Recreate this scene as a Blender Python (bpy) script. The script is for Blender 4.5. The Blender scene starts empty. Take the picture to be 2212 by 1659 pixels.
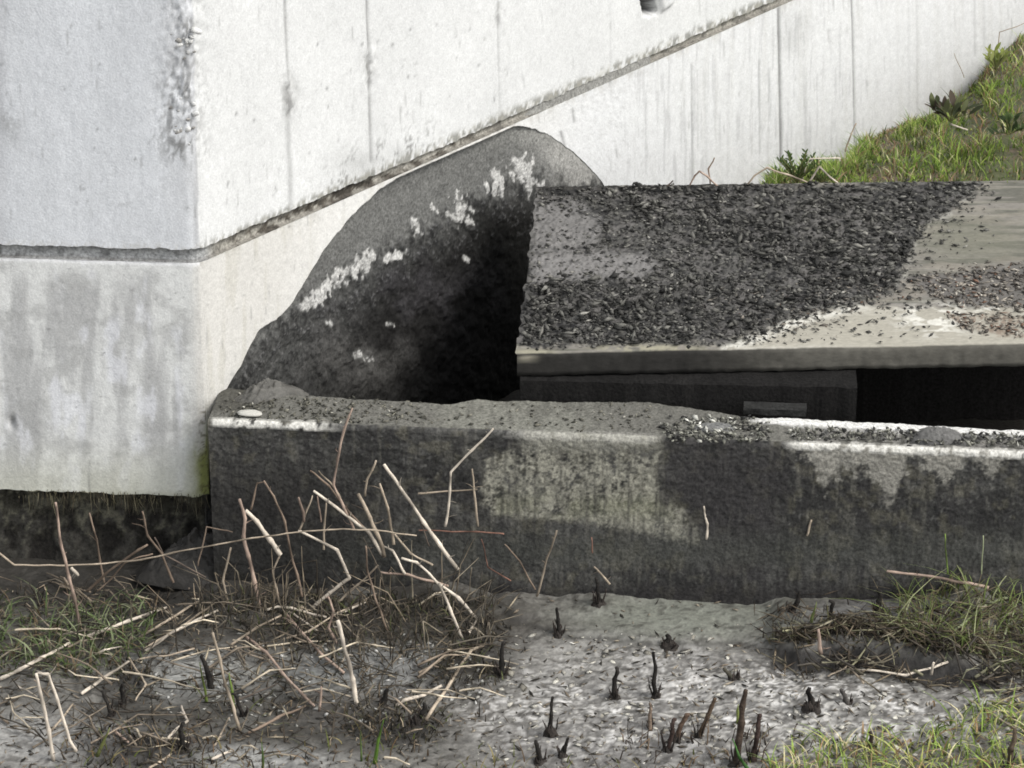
import bpy, math
import numpy as np
from mathutils import Vector
rad = math.radians
SC = bpy.context.scene
COL = SC.collection

# ------------------------------------------------------------------ camera
PITCH, DIST, FPX = rad(25), 7.0, 7000.0        # photo measured on a 2212 x 1659 grid
CAM = np.array([0.0, -DIST*math.cos(PITCH), DIST*math.sin(PITCH)])
FW = np.array([0, math.cos(PITCH), -math.sin(PITCH)])
UP = np.array([0, math.sin(PITCH), math.cos(PITCH)])
RT = np.array([1.0, 0, 0])
cd = bpy.data.cameras.new('camera'); cam = bpy.data.objects.new('camera', cd); COL.objects.link(cam)
cam.location = CAM; cam.rotation_euler = (rad(90)-PITCH, 0, 0)
cd.sensor_width = 36; cd.lens = 36*FPX/2212; cd.clip_start = 0.1; cd.clip_end = 400
SC.camera = cam

# ------------------------------------------------------------------ light
SUN_EL, SUN_AZ = rad(48), rad(118)             # azimuth clockwise from +Y: high, to the front and right
w = bpy.data.worlds.new("World"); SC.world = w; w.use_nodes = True
nt = w.node_tree; sky = nt.nodes.new('ShaderNodeTexSky'); sky.sky_type = 'NISHITA'; sky.sun_disc = False
sky.sun_elevation = SUN_EL; sky.sun_rotation = SUN_AZ; sky.air_density = 1.0; sky.dust_density = 3.0; sky.ozone_density = 1.0
hsv = nt.nodes.new('ShaderNodeHueSaturation'); hsv.inputs['Saturation'].default_value = 0.22
nt.links.new(sky.outputs[0], hsv.inputs['Color'])
bg = nt.nodes['Background']; bg.inputs[1].default_value = 0.15
nt.links.new(hsv.outputs[0], bg.inputs[0])
sl = bpy.data.lights.new('sun', 'SUN'); sl.energy = 1.15; sl.angle = rad(16); sl.color = (1.0, 0.97, 0.92)
so = bpy.data.objects.new('sun', sl); COL.objects.link(so)
sd = Vector((math.sin(SUN_AZ)*math.cos(SUN_EL), math.cos(SUN_AZ)*math.cos(SUN_EL), math.sin(SUN_EL)))
so.rotation_euler = sd.to_track_quat('Z', 'Y').to_euler()
so.location = (3, -3, 4)
SC.view_settings.view_transform = 'Standard'; SC.view_settings.look = 'None'
SC.view_settings.exposure = 0.82; SC.view_settings.gamma = 1.0; SC.view_settings.use_curve_mapping = False
SC.render.engine = 'CYCLES'
SC.cycles.filter_width = 1.75                   # the photograph is a soft long-zoom picture
SC.cycles.max_bounces = 5

# ------------------------------------------------------------------ helpers
rng = np.random.default_rng(7)

def hsh(ix, iy, iz, seed):
    h = (ix.astype(np.int64)*374761393 + iy.astype(np.int64)*668265263 + iz.astype(np.int64)*2147483647 + seed*974711) & 0xffffffff
    h = ((h ^ (h >> 13))*1274126177) & 0xffffffff
    h = (h ^ (h >> 16)) & 0xffffffff
    return h/4294967295.0

def vn(x, y, seed=0):
    """value noise 0..1"""
    x = np.asarray(x, float); y = np.asarray(y, float)
    ix = np.floor(x); iy = np.floor(y); fx = x-ix; fy = y-iy
    fx = fx*fx*(3-2*fx); fy = fy*fy*(3-2*fy)
    z = np.zeros_like(ix)
    a = hsh(ix, iy, z, seed); b = hsh(ix+1, iy, z, seed); c = hsh(ix, iy+1, z, seed); d = hsh(ix+1, iy+1, z, seed)
    return (a*(1-fx)+b*fx)*(1-fy) + (c*(1-fx)+d*fx)*fy

def fbm(x, y, seed=0, oct=5, gain=0.5):
    s = 0; a = 1; t = 0
    for i in range(oct):
        s = s + a*vn(x*2**i, y*2**i, seed+i*17); t += a; a *= gain
    return s/t

def ss(a, b, x):
    t = np.clip((np.asarray(x, float)-a)/(b-a), 0, 1)
    return t*t*(3-2*t)

def project(P):
    d = np.asarray(P, float)-CAM
    z = d@FW
    return 1106+FPX*(d@RT)/z, 829.5-FPX*(d@UP)/z

def ray(px, py):
    return FW + (px-1106)/FPX*RT - (py-829.5)/FPX*UP

def hit(px, py, p0, n):
    r = ray(px, py); t = np.dot(np.asarray(p0)-CAM, n)/np.dot(r, n)
    return CAM + t*r

def atz(px, py, z): return hit(px, py, (0, 0, z), np.array([0, 0, 1.0]))
def aty(px, py, y): return hit(px, py, (0, y, 0), np.array([0, 1.0, 0]))

def poly_sd(px, py, poly):
    """signed distance to a closed polygon, positive inside"""
    px = np.asarray(px, float); py = np.asarray(py, float)
    d = np.full(px.shape, 1e18); ins = np.zeros(px.shape, bool)
    n = len(poly)
    for i in range(n):
        ax, ay = poly[i]; bx, by = poly[(i+1) % n]
        ex, ey = bx-ax, by-ay
        t = np.clip(((px-ax)*ex+(py-ay)*ey)/(ex*ex+ey*ey+1e-9), 0, 1)
        d = np.minimum(d, (px-ax-t*ex)**2+(py-ay-t*ey)**2)
        c = ((ay > py) != (by > py)) & (px < (bx-ax)*(py-ay)/(by-ay+1e-12)+ax)
        ins ^= c
    d = np.sqrt(d)
    return np.where(ins, d, -d)

def reg(px, py, cx, cy, rx, ry): return np.exp(-(((px-cx)/rx)**2+((py-cy)/ry)**2)**1.5)

def line_d(px, py, pts):
    d = np.full(np.shape(px), 1e18)
    for (ax, ay), (bx, by) in zip(pts[:-1], pts[1:]):
        ex, ey = bx-ax, by-ay
        t = np.clip(((px-ax)*ex+(py-ay)*ey)/(ex*ex+ey*ey+1e-9), 0, 1)
        d = np.minimum(d, (px-ax-t*ex)**2+(py-ay-t*ey)**2)
    return np.sqrt(d)

def mix(a, b, t):
    t = np.asarray(t)[..., None]
    return a*(1-t)+np.asarray(b)*t

def link(name, me, m, parent=None, label=None, cat=None, group=None, kind=None):
    o = bpy.data.objects.new(name, me); COL.objects.link(o)
    if me is not None and m is not None: me.materials.append(m)
    if parent is not None: o.parent = parent
    if label: o['label'] = label
    if cat: o['category'] = cat
    if group: o['group'] = group
    if kind: o['kind'] = kind
    return o

def mesh_np(name, V, F, C=None, smooth=True):
    V = np.asarray(V, np.float32).reshape(-1, 3); F = np.asarray(F, np.int32)
    me = bpy.data.meshes.new(name)
    k = F.shape[1]
    me.vertices.add(len(V)); me.vertices.foreach_set('co', V.ravel())
    me.loops.add(F.size); me.loops.foreach_set('vertex_index', F.ravel())
    me.polygons.add(len(F)); me.polygons.foreach_set('loop_start', np.arange(0, F.size, k, dtype=np.int32))
    try: me.polygons.foreach_set('loop_total', np.full(len(F), k, np.int32))
    except Exception: pass
    me.update(calc_edges=True)
    if smooth: me.polygons.foreach_set('use_smooth', np.ones(len(F), bool))
    if C is not None:
        a = me.color_attributes.new('col', 'FLOAT_COLOR', 'POINT')
        c4 = np.ones((len(V), 4), np.float32); c4[:, :3] = np.clip(np.asarray(C).reshape(-1, 3), 0.002, 1)
        a.data.foreach_set('color', c4.ravel())
    me.validate()
    return me

def grid_mesh(name, P, C, keep=None, smooth=True, flip=False):
    ny, nx = P.shape[:2]
    i = np.arange(ny*nx).reshape(ny, nx)
    F = np.stack([i[:-1, :-1], i[:-1, 1:], i[1:, 1:], i[1:, :-1]], -1).reshape(-1, 4)
    if flip: F = F[:, ::-1]
    if keep is not None: F = F[keep.reshape(-1)]
    return mesh_np(name, P, F, C, smooth)

def empty(name, loc, label, cat, group=None):
    o = bpy.data.objects.new(name, None); COL.objects.link(o); o.location = loc
    o.empty_display_size = 0.05; o['label'] = label; o['category'] = cat
    if group: o['group'] = group
    return o

def under(root, o):
    """parent a mesh built in world coordinates to a thing whose Empty stands elsewhere"""
    o.parent = root
    o.location = -root.location
    return o

def mat(name, rough=0.9, noise=200.0, amp=0.25, bump=0.3, bscale=120.0, bdist=0.002, color=None, spec=0.10, big=0.0, bigscale=12, stretch=None, transl=0):
    m = bpy.data.materials.new(name); m.use_nodes = True
    N = m.node_tree.nodes; L = m.node_tree.links; b = N['Principled BSDF']
    b.inputs['Roughness'].default_value = rough
    b.inputs['Specular IOR Level'].default_value = spec
    if color is None:
        src = N.new('ShaderNodeAttribute'); src.attribute_name = 'col'; base = src.outputs['Color']
    else:
        src = N.new('ShaderNodeRGB'); src.outputs[0].default_value = (*color, 1); base = src.outputs[0]
    tc = N.new('ShaderNodeTexCoord'); vec = tc.outputs['Object']
    if stretch:
        mp = N.new('ShaderNodeMapping'); mp.inputs['Scale'].default_value = stretch
        L.new(vec, mp.inputs['Vector']); vec = mp.outputs[0]
    n1 = N.new('ShaderNodeTexNoise'); n1.inputs['Scale'].default_value = noise; n1.inputs['Detail'].default_value = 4
    n1.inputs['Roughness'].default_value = 0.7
    L.new(vec, n1.inputs['Vector'])
    mr = N.new('ShaderNodeMapRange'); mr.inputs['From Min'].default_value = 0.3; mr.inputs['From Max'].default_value = 0.7
    mr.inputs['To Min'].default_value = 1-amp; mr.inputs['To Max'].default_value = 1+amp
    L.new(n1.outputs['Fac'], mr.inputs['Value'])
    mul = N.new('ShaderNodeVectorMath'); mul.operation = 'SCALE'
    L.new(base, mul.inputs[0]); L.new(mr.outputs[0], mul.inputs['Scale'])
    out = mul.outputs[0]
    if big:
        n3 = N.new('ShaderNodeTexNoise'); n3.inputs['Scale'].default_value = bigscale; n3.inputs['Detail'].default_value = 5
        L.new(vec, n3.inputs['Vector'])
        mr3 = N.new('ShaderNodeMapRange'); mr3.inputs['From Min'].default_value = 0.3; mr3.inputs['From Max'].default_value = 0.7
        mr3.inputs['To Min'].default_value = 1-big; mr3.inputs['To Max'].default_value = 1+big
        L.new(n3.outputs['Fac'], mr3.inputs['Value'])
        mu = N.new('ShaderNodeVectorMath'); mu.operation = 'SCALE'
        L.new(out, mu.inputs[0]); L.new(mr3.outputs[0], mu.inputs['Scale']); out = mu.outputs[0]
    L.new(out, b.inputs['Base Color'])
    if bump:
        n2 = N.new('ShaderNodeTexNoise'); n2.inputs['Scale'].default_value = bscale; n2.inputs['Detail'].default_value = 5
        L.new(vec, n2.inputs['Vector'])
        bp = N.new('ShaderNodeBump'); bp.inputs['Strength'].default_value = bump; bp.inputs['Distance'].default_value = bdist
        L.new(n2.outputs['Fac'], bp.inputs['Height']); L.new(bp.outputs[0], b.inputs['Normal'])
    if transl:
        tr = N.new('ShaderNodeBsdfTranslucent'); L.new(out, tr.inputs['Color'])
        mx = N.new('ShaderNodeMixShader'); mx.inputs[0].default_value = transl
        L.new(b.outputs[0], mx.inputs[1]); L.new(tr.outputs[0], mx.inputs[2])
        L.new(mx.outputs[0], N['Material Output'].inputs['Surface'])
    return m

M_WALL = mat('pale_concrete', 0.88, 230, 0.13, 0.5, 230, 0.0016)
M_DARK = mat('weathered_concrete', 0.92, 150, 0.5, 0.6, 150, 0.003)
M_SLAB = mat('slab_concrete', 0.85, 130, 0.15, 0.4, 150, 0.002, stretch=(0.45, 1, 1))
M_SOIL = mat('soil', 0.62, 110, 0.3, 0.5, 120, 0.004, spec=0.3)
M_CHIP = mat('charred_bits', 0.9, 300, 0.3, 0.4, 300, 0.001)
M_STALK = mat('dry_stem', 0.75, 220, 0.22, 0.4, 260, 0.0008, stretch=(1, 1, 0.25))
M_LEAF = mat('grass_blade', 0.6, 150, 0.15, 0, transl=0.3)
M_CHAR = mat('burnt_stem', 0.85, 200, 0.5, 0.8, 180, 0.002)

# ------------------------------------------------------------------ wall geometry
corner = np.array(aty(430, 565, -0.08)); CX, CY, ZG = corner
pR = atz(1700, 0, ZG+0.004)
dR = np.array([pR[0]-CX, pR[1]-CY]); dR /= np.hypot(*dR)
pL = atz(0, 553, ZG)
dL = np.array([CX-pL[0], CY-pL[1]]); dL /= np.hypot(*dL)         # walks towards the corner
nR = np.array([dR[1], -dR[0]]); nL = np.array([dL[1], -dL[0]])    # outward normals
nC = nR+nL; nC = nC/np.dot(nC, nR)                                # mitre
ZGB = ZG-0.004          # lower lip of the groove
ZGT = ZG+0.027          # upper lip
WALL_TOP = 2.6

def wall_xy(s, off):
    """point of the wall line at distance s from the corner (negative: the front face), pushed out by off"""
    s = np.asarray(s, float); off = np.asarray(off, float)
    xr = CX+s*dR[0]; yr = CY+s*dR[1]; xl = CX+s*dL[0]; yl = CY+s*dL[1]
    k = ss(-0.012, 0.012, s)
    nx = nL[0]*(1-k)+nR[0]*k; ny = nL[1]*(1-k)+nR[1]*k
    soft = np.exp(-(s/0.012)**2)
    x = np.where(s < 0, xl, xr)+off*nx; y = np.where(s < 0, yl, yr)+off*ny
    # rounded arris
    x = x-0.004*soft*nC[0]; y = y-0.004*soft*nC[1]
    return x, y

def wall_hit(px, py, off=0.0):
    n = np.array([nR[0], nR[1], 0]); return hit(px, py, (CX+off*nR[0], CY+off*nR[1], 0), n)
def wall_s(p): return (p[0]-CX)*dR[0]+(p[1]-CY)*dR[1]

ARCH = [(452, 990), (455, 905), (475, 868), (498, 825), (520, 790), (540, 748), (560, 715), (600, 688), (622, 668), (640, 640), (670, 590), (700, 540),
        (760, 465), (820, 410), (870, 376), (940, 338), (1000, 311), (1060, 287), (1110, 273), (1150, 276), (1190, 294),
        (1230, 322), (1265, 352), (1300, 392), (1325, 440), (1345, 500), (1360, 600), (1365, 760)]
_ap = [wall_hit(x, y) for x, y in ARCH]
AS = np.array([wall_s(p) for p in _ap]); AZ = np.array([p[2] for p in _ap])
AS = np.maximum.accumulate(AS+np.arange(len(AS))*1e-5)
S0, S1 = AS[0], AS[-1]

def arch_z(s):
    z = np.interp(s, AS, AZ)
    z = z+0.004*(vn(s*60, s*0, 5)-0.5)+0.002*(vn(s*160, s*0, 6)-0.5)
    return np.minimum(z, ZGB-0.006)

def s_samples():
    a = np.concatenate([np.linspace(-2.6, -0.62, 14)[:-1], np.arange(-0.62, 4.0, 0.0042), np.linspace(4.02, 6.5, 10)[1:]])
    return a
SS = s_samples()

# marks on the wall, all in the plane of the board-marked concrete
PORES = [(rng.uniform(0, 1100), rng.uniform(-10, 1080), rng.uniform(1.2, 4.2), rng.uniform(1, 2.6), rng.uniform(.2, .75)) for _ in range(330)]
TICKS = [(rng.uniform(0, 2212), rng.uniform(-30, 900), rng.uniform(5, 26), rng.uniform(0.8, 2.2), rng.uniform(0.15, 0.7)) for _ in range(420)]
JOINTS = [  # (top x, top y, bottom x, bottom y, half width, strength)
    (612, -60, 624, 240, 3, .5), (618, 200, 628, 452, 6, .38), (790, -60, 795, 100, 2.6, .7), (795, 100, 801, 350, 3, .6), (1073, -40, 1080, 260, 2, .3),
    (1316, 10, 1320, 190, 2, .16), (1525, 0, 1525, 60, 2, .15), (1494, 140, 1496, 390, 2.5, .35), (1506, 150, 1508, 320, 2, .2),
    (1522, 160, 1526, 390, 4, .16), (1570, 160, 1572, 390, 3, .12), (1640, 130, 1641, 330, 2.5, .3), (1661, 150, 1662, 260, 2.5, .22),
    (1682, 20, 1688, 395, 3, .75), (1735, 110, 1738, 330, 3, .15), (1840, -30, 1847, 310, 2.2, .6), (1962, -30, 1964, 260, 3, .13),
    (1980, -30, 1982, 250, 2.2, .2), (2105, -30, 2106, 120, 3, .22), (2125, -30, 2126, 110, 3, .16), (1395, 200, 1396, 380, 2.5, .16),
    (1237, 235, 1240, 262, 3, .5), (1212, 285, 1222, 325, 3.5, .6), (192, 995, 193, 1082, 2, .45), (1600, 150, 1603, 380, 8, .08)]
BLOTS = [  # (x, y, rx, ry, strength)
    (625, 205, 13, 38, .65), (612, 215, 6, 25, .4), (640, 190, 9, 12, .3), (796, 135, 12, 34, .7), (796, 145, 5, 16, .6), (1074, 25, 6, 30, .5),
    (22, 268, 24, 14, .55), (30, 300, 20, 22, .25), (8, 250, 12, 10, .4), (1712, 70, 30, 45, .16), (1735, 45, 22, 20, .12), (1700, 100, 22, 25, .12),
    (25, 915, 7, 14, .55), (270, 440, 22, 3, .35), (880, 330, 34, 14, .25), (770, 350, 55, 28, .3), (105, 710, 10, 4, .35),
    (375, 700, 8, 4, .3), (130, 903, 8, 4, .4), (1390, 45, 26, 60, .13), (70, 1118, 12, 5, .2), (335, 235, 5, 5, .5), (1440, 35, 40, 60, .07)]

def wall_paint(P, which):
    """the colour of the pale concrete with its stains and painted light, in linear rgb"""
    px, py = project(P)
    s = (P[..., 0]-CX)*dR[0]+(P[..., 1]-CY)*dR[1]
    left = px < 430+0.02*(py-565)
    n1 = fbm(px/90, py/260, 11, 5); n2 = fbm(px/14, py/40, 12, 4); n3 = fbm(px/5, py/5, 13, 3)
    C = np.zeros(P.shape)+np.array([0.545, 0.55, 0.54])
    if which == 'upper':
        C[left] = np.array([0.605, 0.62, 0.635])  # front face tinted cooler and paler, its skylight put into the colour
        C = C*(1-0.10*(n1[..., None]-0.5)*2)
        # soot and dirt washed down towards the arris
        d = ss(300, 420, px+40*(n1-0.5))*left
        C = mix(C, (0.36, 0.36, 0.36), 0.42*d*ss(600, 330, py)*ss(-200, 100, py+200)*(0.6+0.8*n2*1))
        C = mix(C, (0.17, 0.17, 0.165), ss(.46, .58, n2*.5+n3*.5)*np.exp(-((px-390)/44)**2)*ss(370, 320, py)*ss(120, 210, py+40*n1)*0.85*ss(-80, 20, py))
        C = mix(C, (0.30, 0.30, 0.30), 0.6*np.exp(-((px-425)/7)**2)*left)
        C = mix(C, (0.30, 0.30, 0.31), 0.3*np.exp(-((px-2)/14)**2)*(0.5+n2))
        C = mix(C, (0.16, 0.16, 0.155), ss(.50, .60, n2*.5+n3*.5)*np.exp(-((px-405)/22)**2)*ss(170, 100, py)*0.7)
        # dark ragged specks sitting on the groove's upper lip
        g = P[..., 2]-ZGT
        nq = fbm(px/6.5, py/9, 14, 3)
        C = mix(C, (0.14, 0.14, 0.12), ss(.54, .62, nq+0.12*ss(.02, 0, g))*ss(0.022, 0.0, g)*0.8*(~left))
        C = mix(C, (0.16, 0.16, 0.15), ss(.56, .62, n3)*ss(.45, .6, n2)*ss(640, 760, px)*ss(980, 880, px)*ss(0.11, 0.02, g)*0.8)
        C = mix(C, (0.42, 0.40, 0.33), ss(.45, .6, n3)*ss(0.02, 0, g)*0.3)
    else:
        lo = left
        Cl = np.zeros(P.shape)+np.array([0.625, 0.63, 0.61])
        stk = fbm(px/38, py/300, 21, 4)
        Cl = mix(Cl, (0.36, 0.36, 0.355), ss(.42, .66, stk)*0.75*ss(560, 640, py))
        Cl = mix(Cl, (0.33, 0.33, 0.32), ss(.55, .68, fbm(px/55, py/40, 26, 5))*.45)
        Cl = mix(Cl, (0.72, 0.73, 0.76), ss(.55, .75, fbm(px/30, py/80, 22, 4))*0.55)
        Cl = mix(Cl, (0.50, 0.50, 0.40), ss(930, 1070, py)*0.6*(0.6+0.6*n1))
        Cl = mix(Cl, (0.25, 0.24, 0.14), ss(1055, 1082, py+14*(n2-0.5))*0.55)
        warm = ss(400, 440, px)
        Cr = np.zeros(P.shape)+np.array([0.50, 0.49, 0.46])
        Cr = mix(Cr, (0.58, 0.575, 0.55), ss(560, 760, px)*0.9)
        Cr = mix(Cr, (0.38, 0.365, 0.31), ss(.5, .7, fbm(px/12, py/120, 23, 4))*0.35*ss(1300, 600, px))
        Cr = mix(Cr, (0.56, 0.565, 0.56), ss(1050, 1300, px))
        C = mix(Cl, Cr, warm)
        # algae by the kerb end
        a = np.exp(-((px-452)/34)**2)*ss(890, 1020, py+90*(n2-0.5))
        C = mix(C, (0.20, 0.22, 0.055), np.clip(a*1.6*(0.15+n2), 0, .92))
        C = mix(C, (0.10, 0.09, 0.05), ss(.55, .62, n3)*ss(418, 446, px)*ss(860, 900, py)*.8)
        # grey skin just outside the arch, and dirt under the groove
        g = ZGB-P[..., 2]
        C = mix(C, (0.30, 0.28, 0.24), ss(.5, .7, n2)*ss(0.03, 0.0, g)*0.35*(~lo))
        C = mix(C, (0.82, 0.82, 0.82), ss(0.012, 0.002, g)*lo*0.8)  # highlight painted along the top lip of the front face
        C = mix(C, (0.33, 0.33, 0.33), ss(.56, .72, fbm(px/5, py/90, 24, 4))*0.4*ss(1250, 1450, px)*ss(2000, 1750, px))
        C = mix(C, (0.46, 0.46, 0.44), ss(.5, .75, fbm(px/7, py/200, 25, 4))*0.3*ss(1350, 1500, px))
        C = mix(C, (0.36, 0.35, 0.33), ss(.62, .72, n3)*0.3*ss(1200, 1400, px)*ss(1450, 1300, px))
    C = C*(1-0.10*(n3[..., None]-0.5)*2)
    for (x, y, ln, wd, st) in TICKS:
        if which == 'lower' and x < 430: st *= 0.6
        m = (np.abs(px-x) < wd*3) & (np.abs(py-y) < ln)
        if m.any():
            k = np.exp(-((px[m]-x-(py[m]-y)*0.05)/wd)**2)*ss(ln, ln*0.4, np.abs(py[m]-y))*st*0.7
            C[m] = mix(C[m], (0.2, 0.2, 0.19), k)
    for (x, y, rx, ry, st) in PORES:
        m = (np.abs(px-x) < rx*3) & (np.abs(py-y) < ry*3)
        if m.any(): C[m] = mix(C[m], (0.13, 0.13, 0.125), np.exp(-((px[m]-x)/rx)**2-((py[m]-y)/ry)**2)*st)
    for (x0, y0, x1, y1, hw, st) in JOINTS:
        m = (np.abs(px-(x0+x1)/2) < 40+abs(x1-x0)) & (py > min(y0, y1)-10) & (py < max(y0, y1)+10)
        if m.any():
            d = line_d(px[m], py[m], [(x0, y0), (x1, y1)])
            C[m] = mix(C[m], (0.15, 0.15, 0.145), np.clip(np.exp(-(d/hw)**2)*st*1.15*(0.45+0.9*n2[m]), 0, .9))
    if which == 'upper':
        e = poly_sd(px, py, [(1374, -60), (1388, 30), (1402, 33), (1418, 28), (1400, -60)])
        C = mix(C, (0.02, 0.018, 0.018), ss(-3, 3, e+8*(n3-.5)))  # shade inside the hole painted near-black
    for (x, y, rx, ry, st) in BLOTS:
        e = ((px-x)/rx)**2+((py-y)/ry)**2
        m = e < 9
        if m.any():
            kk = ss(.35, .6, n2[m]*0.5+n3[m]*0.5) if st > .3 else 1.0
            C[m] = mix(C[m], (0.19, 0.19, 0.18), np.exp(-e[m])*st*kk)
    return C

def wall_relief(P, which):
    px, py = project(P)
    r = 0.0022*(fbm(px/60, py/90, 31, 4)-0.5)+0.0012*(fbm(px/7, py/12, 32, 3)-0.5)
    # faint steps between the shuttering boards of the receding face
    if which in ('upper', 'lower'):
        st = np.zeros(px.shape)
        for i, (x0, y0, x1, y1, hw, s_) in enumerate(JOINTS[:21]):
            m = (np.abs(px-(x0+x1)/2) < 40) & (py > min(y0, y1)-10) & (py < max(y0, y1)+10)
            if m.any():
                d = line_d(px[m], py[m], [(x0, y0), (x1, y1)])
                r[m] -= 0.004*s_*np.exp(-(d/3.0)**2)
    if which == 'upper':
        hc = np.exp(-((px-398)/46)**2)*ss(345, 250, py)*ss(-60, 30, py)+0.5*np.exp(-((px-410)/28)**2)*ss(190, 40, py)
        r -= np.clip(hc, 0, 1)*(0.0045*ss(.42, .60, fbm(px/9, py/7, 33, 4))+0.001)
        for (x, y, rx, ry, a) in [(622, 205, 16, 45, .009), (796, 140, 13, 38, .008), (1074, 30, 8, 30, .004)]:
            e = ((px-x)/rx)**2+((py-y)/ry)**2
            r += a*np.exp(-e)*(ss(.35, .65, fbm(px/9, py/14, 34, 3))-0.35)
        e = poly_sd(px, py, [(1372, -60), (1388, 30), (1402, 33), (1420, 30), (1398, -60)])
        r -= 0.05*ss(-1, 4, e)
        e = poly_sd(px, py, [(1400, -60), (1424, 30), (1452, 10), (1470, -60)])
        r += 0.012*ss(0, 8, e)
    if which == 'lower':
        e = ((px-25)/6)**2+((py-915)/13)**2
        r -= 0.01*np.exp(-e)
    return r

wall_root = empty('concrete_wall', (CX, CY, -0.4), 'tall pale concrete wall with a groove, a corner and a dark arched recess', 'wall')

def wall_part(name, which, zlo, zhi, nrow, label=None, top_lip=False):
    t = np.linspace(0, 1, nrow)[:, None]
    zl = zlo(SS)[None, :]; zh = zhi(SS)[None, :]
    Z = zl+(zh-zl)*t
    S = np.broadcast_to(SS[None, :], Z.shape)
    x, y = wall_xy(S, 0*Z)
    P = np.stack([x, y, Z], -1)
    C = wall_paint(P, which)
    off = wall_relief(P, which)
    # keep the last rows level so neighbouring parts meet cleanly
    x, y = wall_xy(S, off)
    P = np.stack([x, y, Z+0*off], -1)
    return P, C, S, Z

# lower wall: bottom edge is ragged, undercut under the front face; arched opening in the receding face
def zlow(s):
    rag = -0.232+0.006*(vn(s*25, s*0, 3)-0.5)+0.004*(vn(s*90, s*0, 4)-0.5)
    z = np.where(s < S0, rag, -0.75)
    return np.where((s >= S0) & (s <= S1), arch_z(s), z)
PL, CL, SL, ZL = wall_part('lower_wall', 'lower', zlow, lambda s: 0*s+ZGB, 190)
keep = np.ones((PL.shape[0]-1, PL.shape[1]-1), bool)
lower = link('lower_wall', grid_mesh('lower_wall', PL, CL, keep), M_WALL); under(wall_root, lower)
# upper wall, with a ragged lower lip
def zup(s): return ZGT-0.009*ss(0.05, 0.9, s)+0.004*(vn(s*40, s*0, 8)-0.5)+0.003*(vn(s*140, s*0, 9)-0.5)+0*s
tz = np.concatenate([np.linspace(0, 0.25, 80), np.linspace(0.25, 0.55, 110)[1:], np.linspace(0.55, 1, 12)[1:]])
def wall_upper():
    zl = zup(SS)[None, :]; Z = zl+(WALL_TOP-zl)*tz[:, None]
    S = np.broadcast_to(SS[None, :], Z.shape)
    x, y = wall_xy(S, 0*Z); P = np.stack([x, y, Z], -1)
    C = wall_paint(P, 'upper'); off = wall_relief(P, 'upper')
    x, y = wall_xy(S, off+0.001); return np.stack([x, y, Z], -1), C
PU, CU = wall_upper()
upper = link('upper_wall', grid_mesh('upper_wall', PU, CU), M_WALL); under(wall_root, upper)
# groove: lower lip, ledge going in, slanted back, soffit coming out
zu = zup(SS)
offs = [0.0005, -0.004, -0.010, -0.011, -0.009, -0.005, 0.0005]
zfr = [0.0, -0.001, 0.002, 0.006, 0.5, 0.98, 1.0]
rows = []; cols = []
for o_, f in zip(offs, zfr):
    if f <= 0.01: z = ZGB+f+0*SS
    else: z = ZGB+f*(zu-ZGB)
    o2 = o_+0.003*(vn(SS*50, SS*0+o_*900, 44)-0.5)*(1 if abs(o_) > .005 else .2)
    x, y = wall_xy(SS, o2); rows.append(np.stack([x, y, z], -1))
PG = np.stack(rows)
gx, gy = project(PG)
gn = fbm(gx/22, gy/10, 45, 4)
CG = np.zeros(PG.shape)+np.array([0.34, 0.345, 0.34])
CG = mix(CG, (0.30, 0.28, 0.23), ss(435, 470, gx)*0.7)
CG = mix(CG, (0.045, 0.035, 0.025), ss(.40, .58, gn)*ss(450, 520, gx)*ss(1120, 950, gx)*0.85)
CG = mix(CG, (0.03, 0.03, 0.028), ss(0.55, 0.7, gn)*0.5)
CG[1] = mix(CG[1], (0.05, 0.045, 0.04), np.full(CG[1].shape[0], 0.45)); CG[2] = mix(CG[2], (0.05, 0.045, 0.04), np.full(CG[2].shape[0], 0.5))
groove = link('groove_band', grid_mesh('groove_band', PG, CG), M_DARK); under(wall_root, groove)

# reveal of the arch (a strip going 9 cm in) and the dark back face
DEPTH = 0.020
s_a = wall_s(wall_hit(1080, 275)); s_b = wall_s(wall_hit(1190, 294))
def dep(s): return DEPTH-0.0185*ss(s_a, s_b, s)
sa = np.linspace(S0, S1, 500); za = arch_z(sa)
rows = []
for k, o_ in enumerate([-0.0012/.02, .15, .4, .7, 1.35]):
    x, y = wall_xy(sa, -o_*dep(sa)); rows.append(np.stack([x, y, za+0.0012-0.0*k], -1))
PRv = np.stack(rows)
rx_, ry_ = project(PRv)
rn = fbm(rx_/14, ry_/14, 47, 4)
CRv = np.zeros(PRv.shape)+np.array([0.42, 0.41, 0.38])
CRv = mix(CRv, (0.07, 0.07, 0.065), ss(1060, 960, rx_)*0.9)
CRv = mix(CRv, (0.33, 0.325, 0.31), ss(1060, 1160, rx_)*.9)  # lit tone of the right jamb painted in
CRv = mix(CRv, (0.15, 0.15, 0.14), ss(.4, .65, rn)*0.35)
rev = link('arch_reveal', grid_mesh('arch_reveal', PRv, CRv), M_DARK, label='thin curved edge of the arched recess'); under(wall_root, rev)

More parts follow.
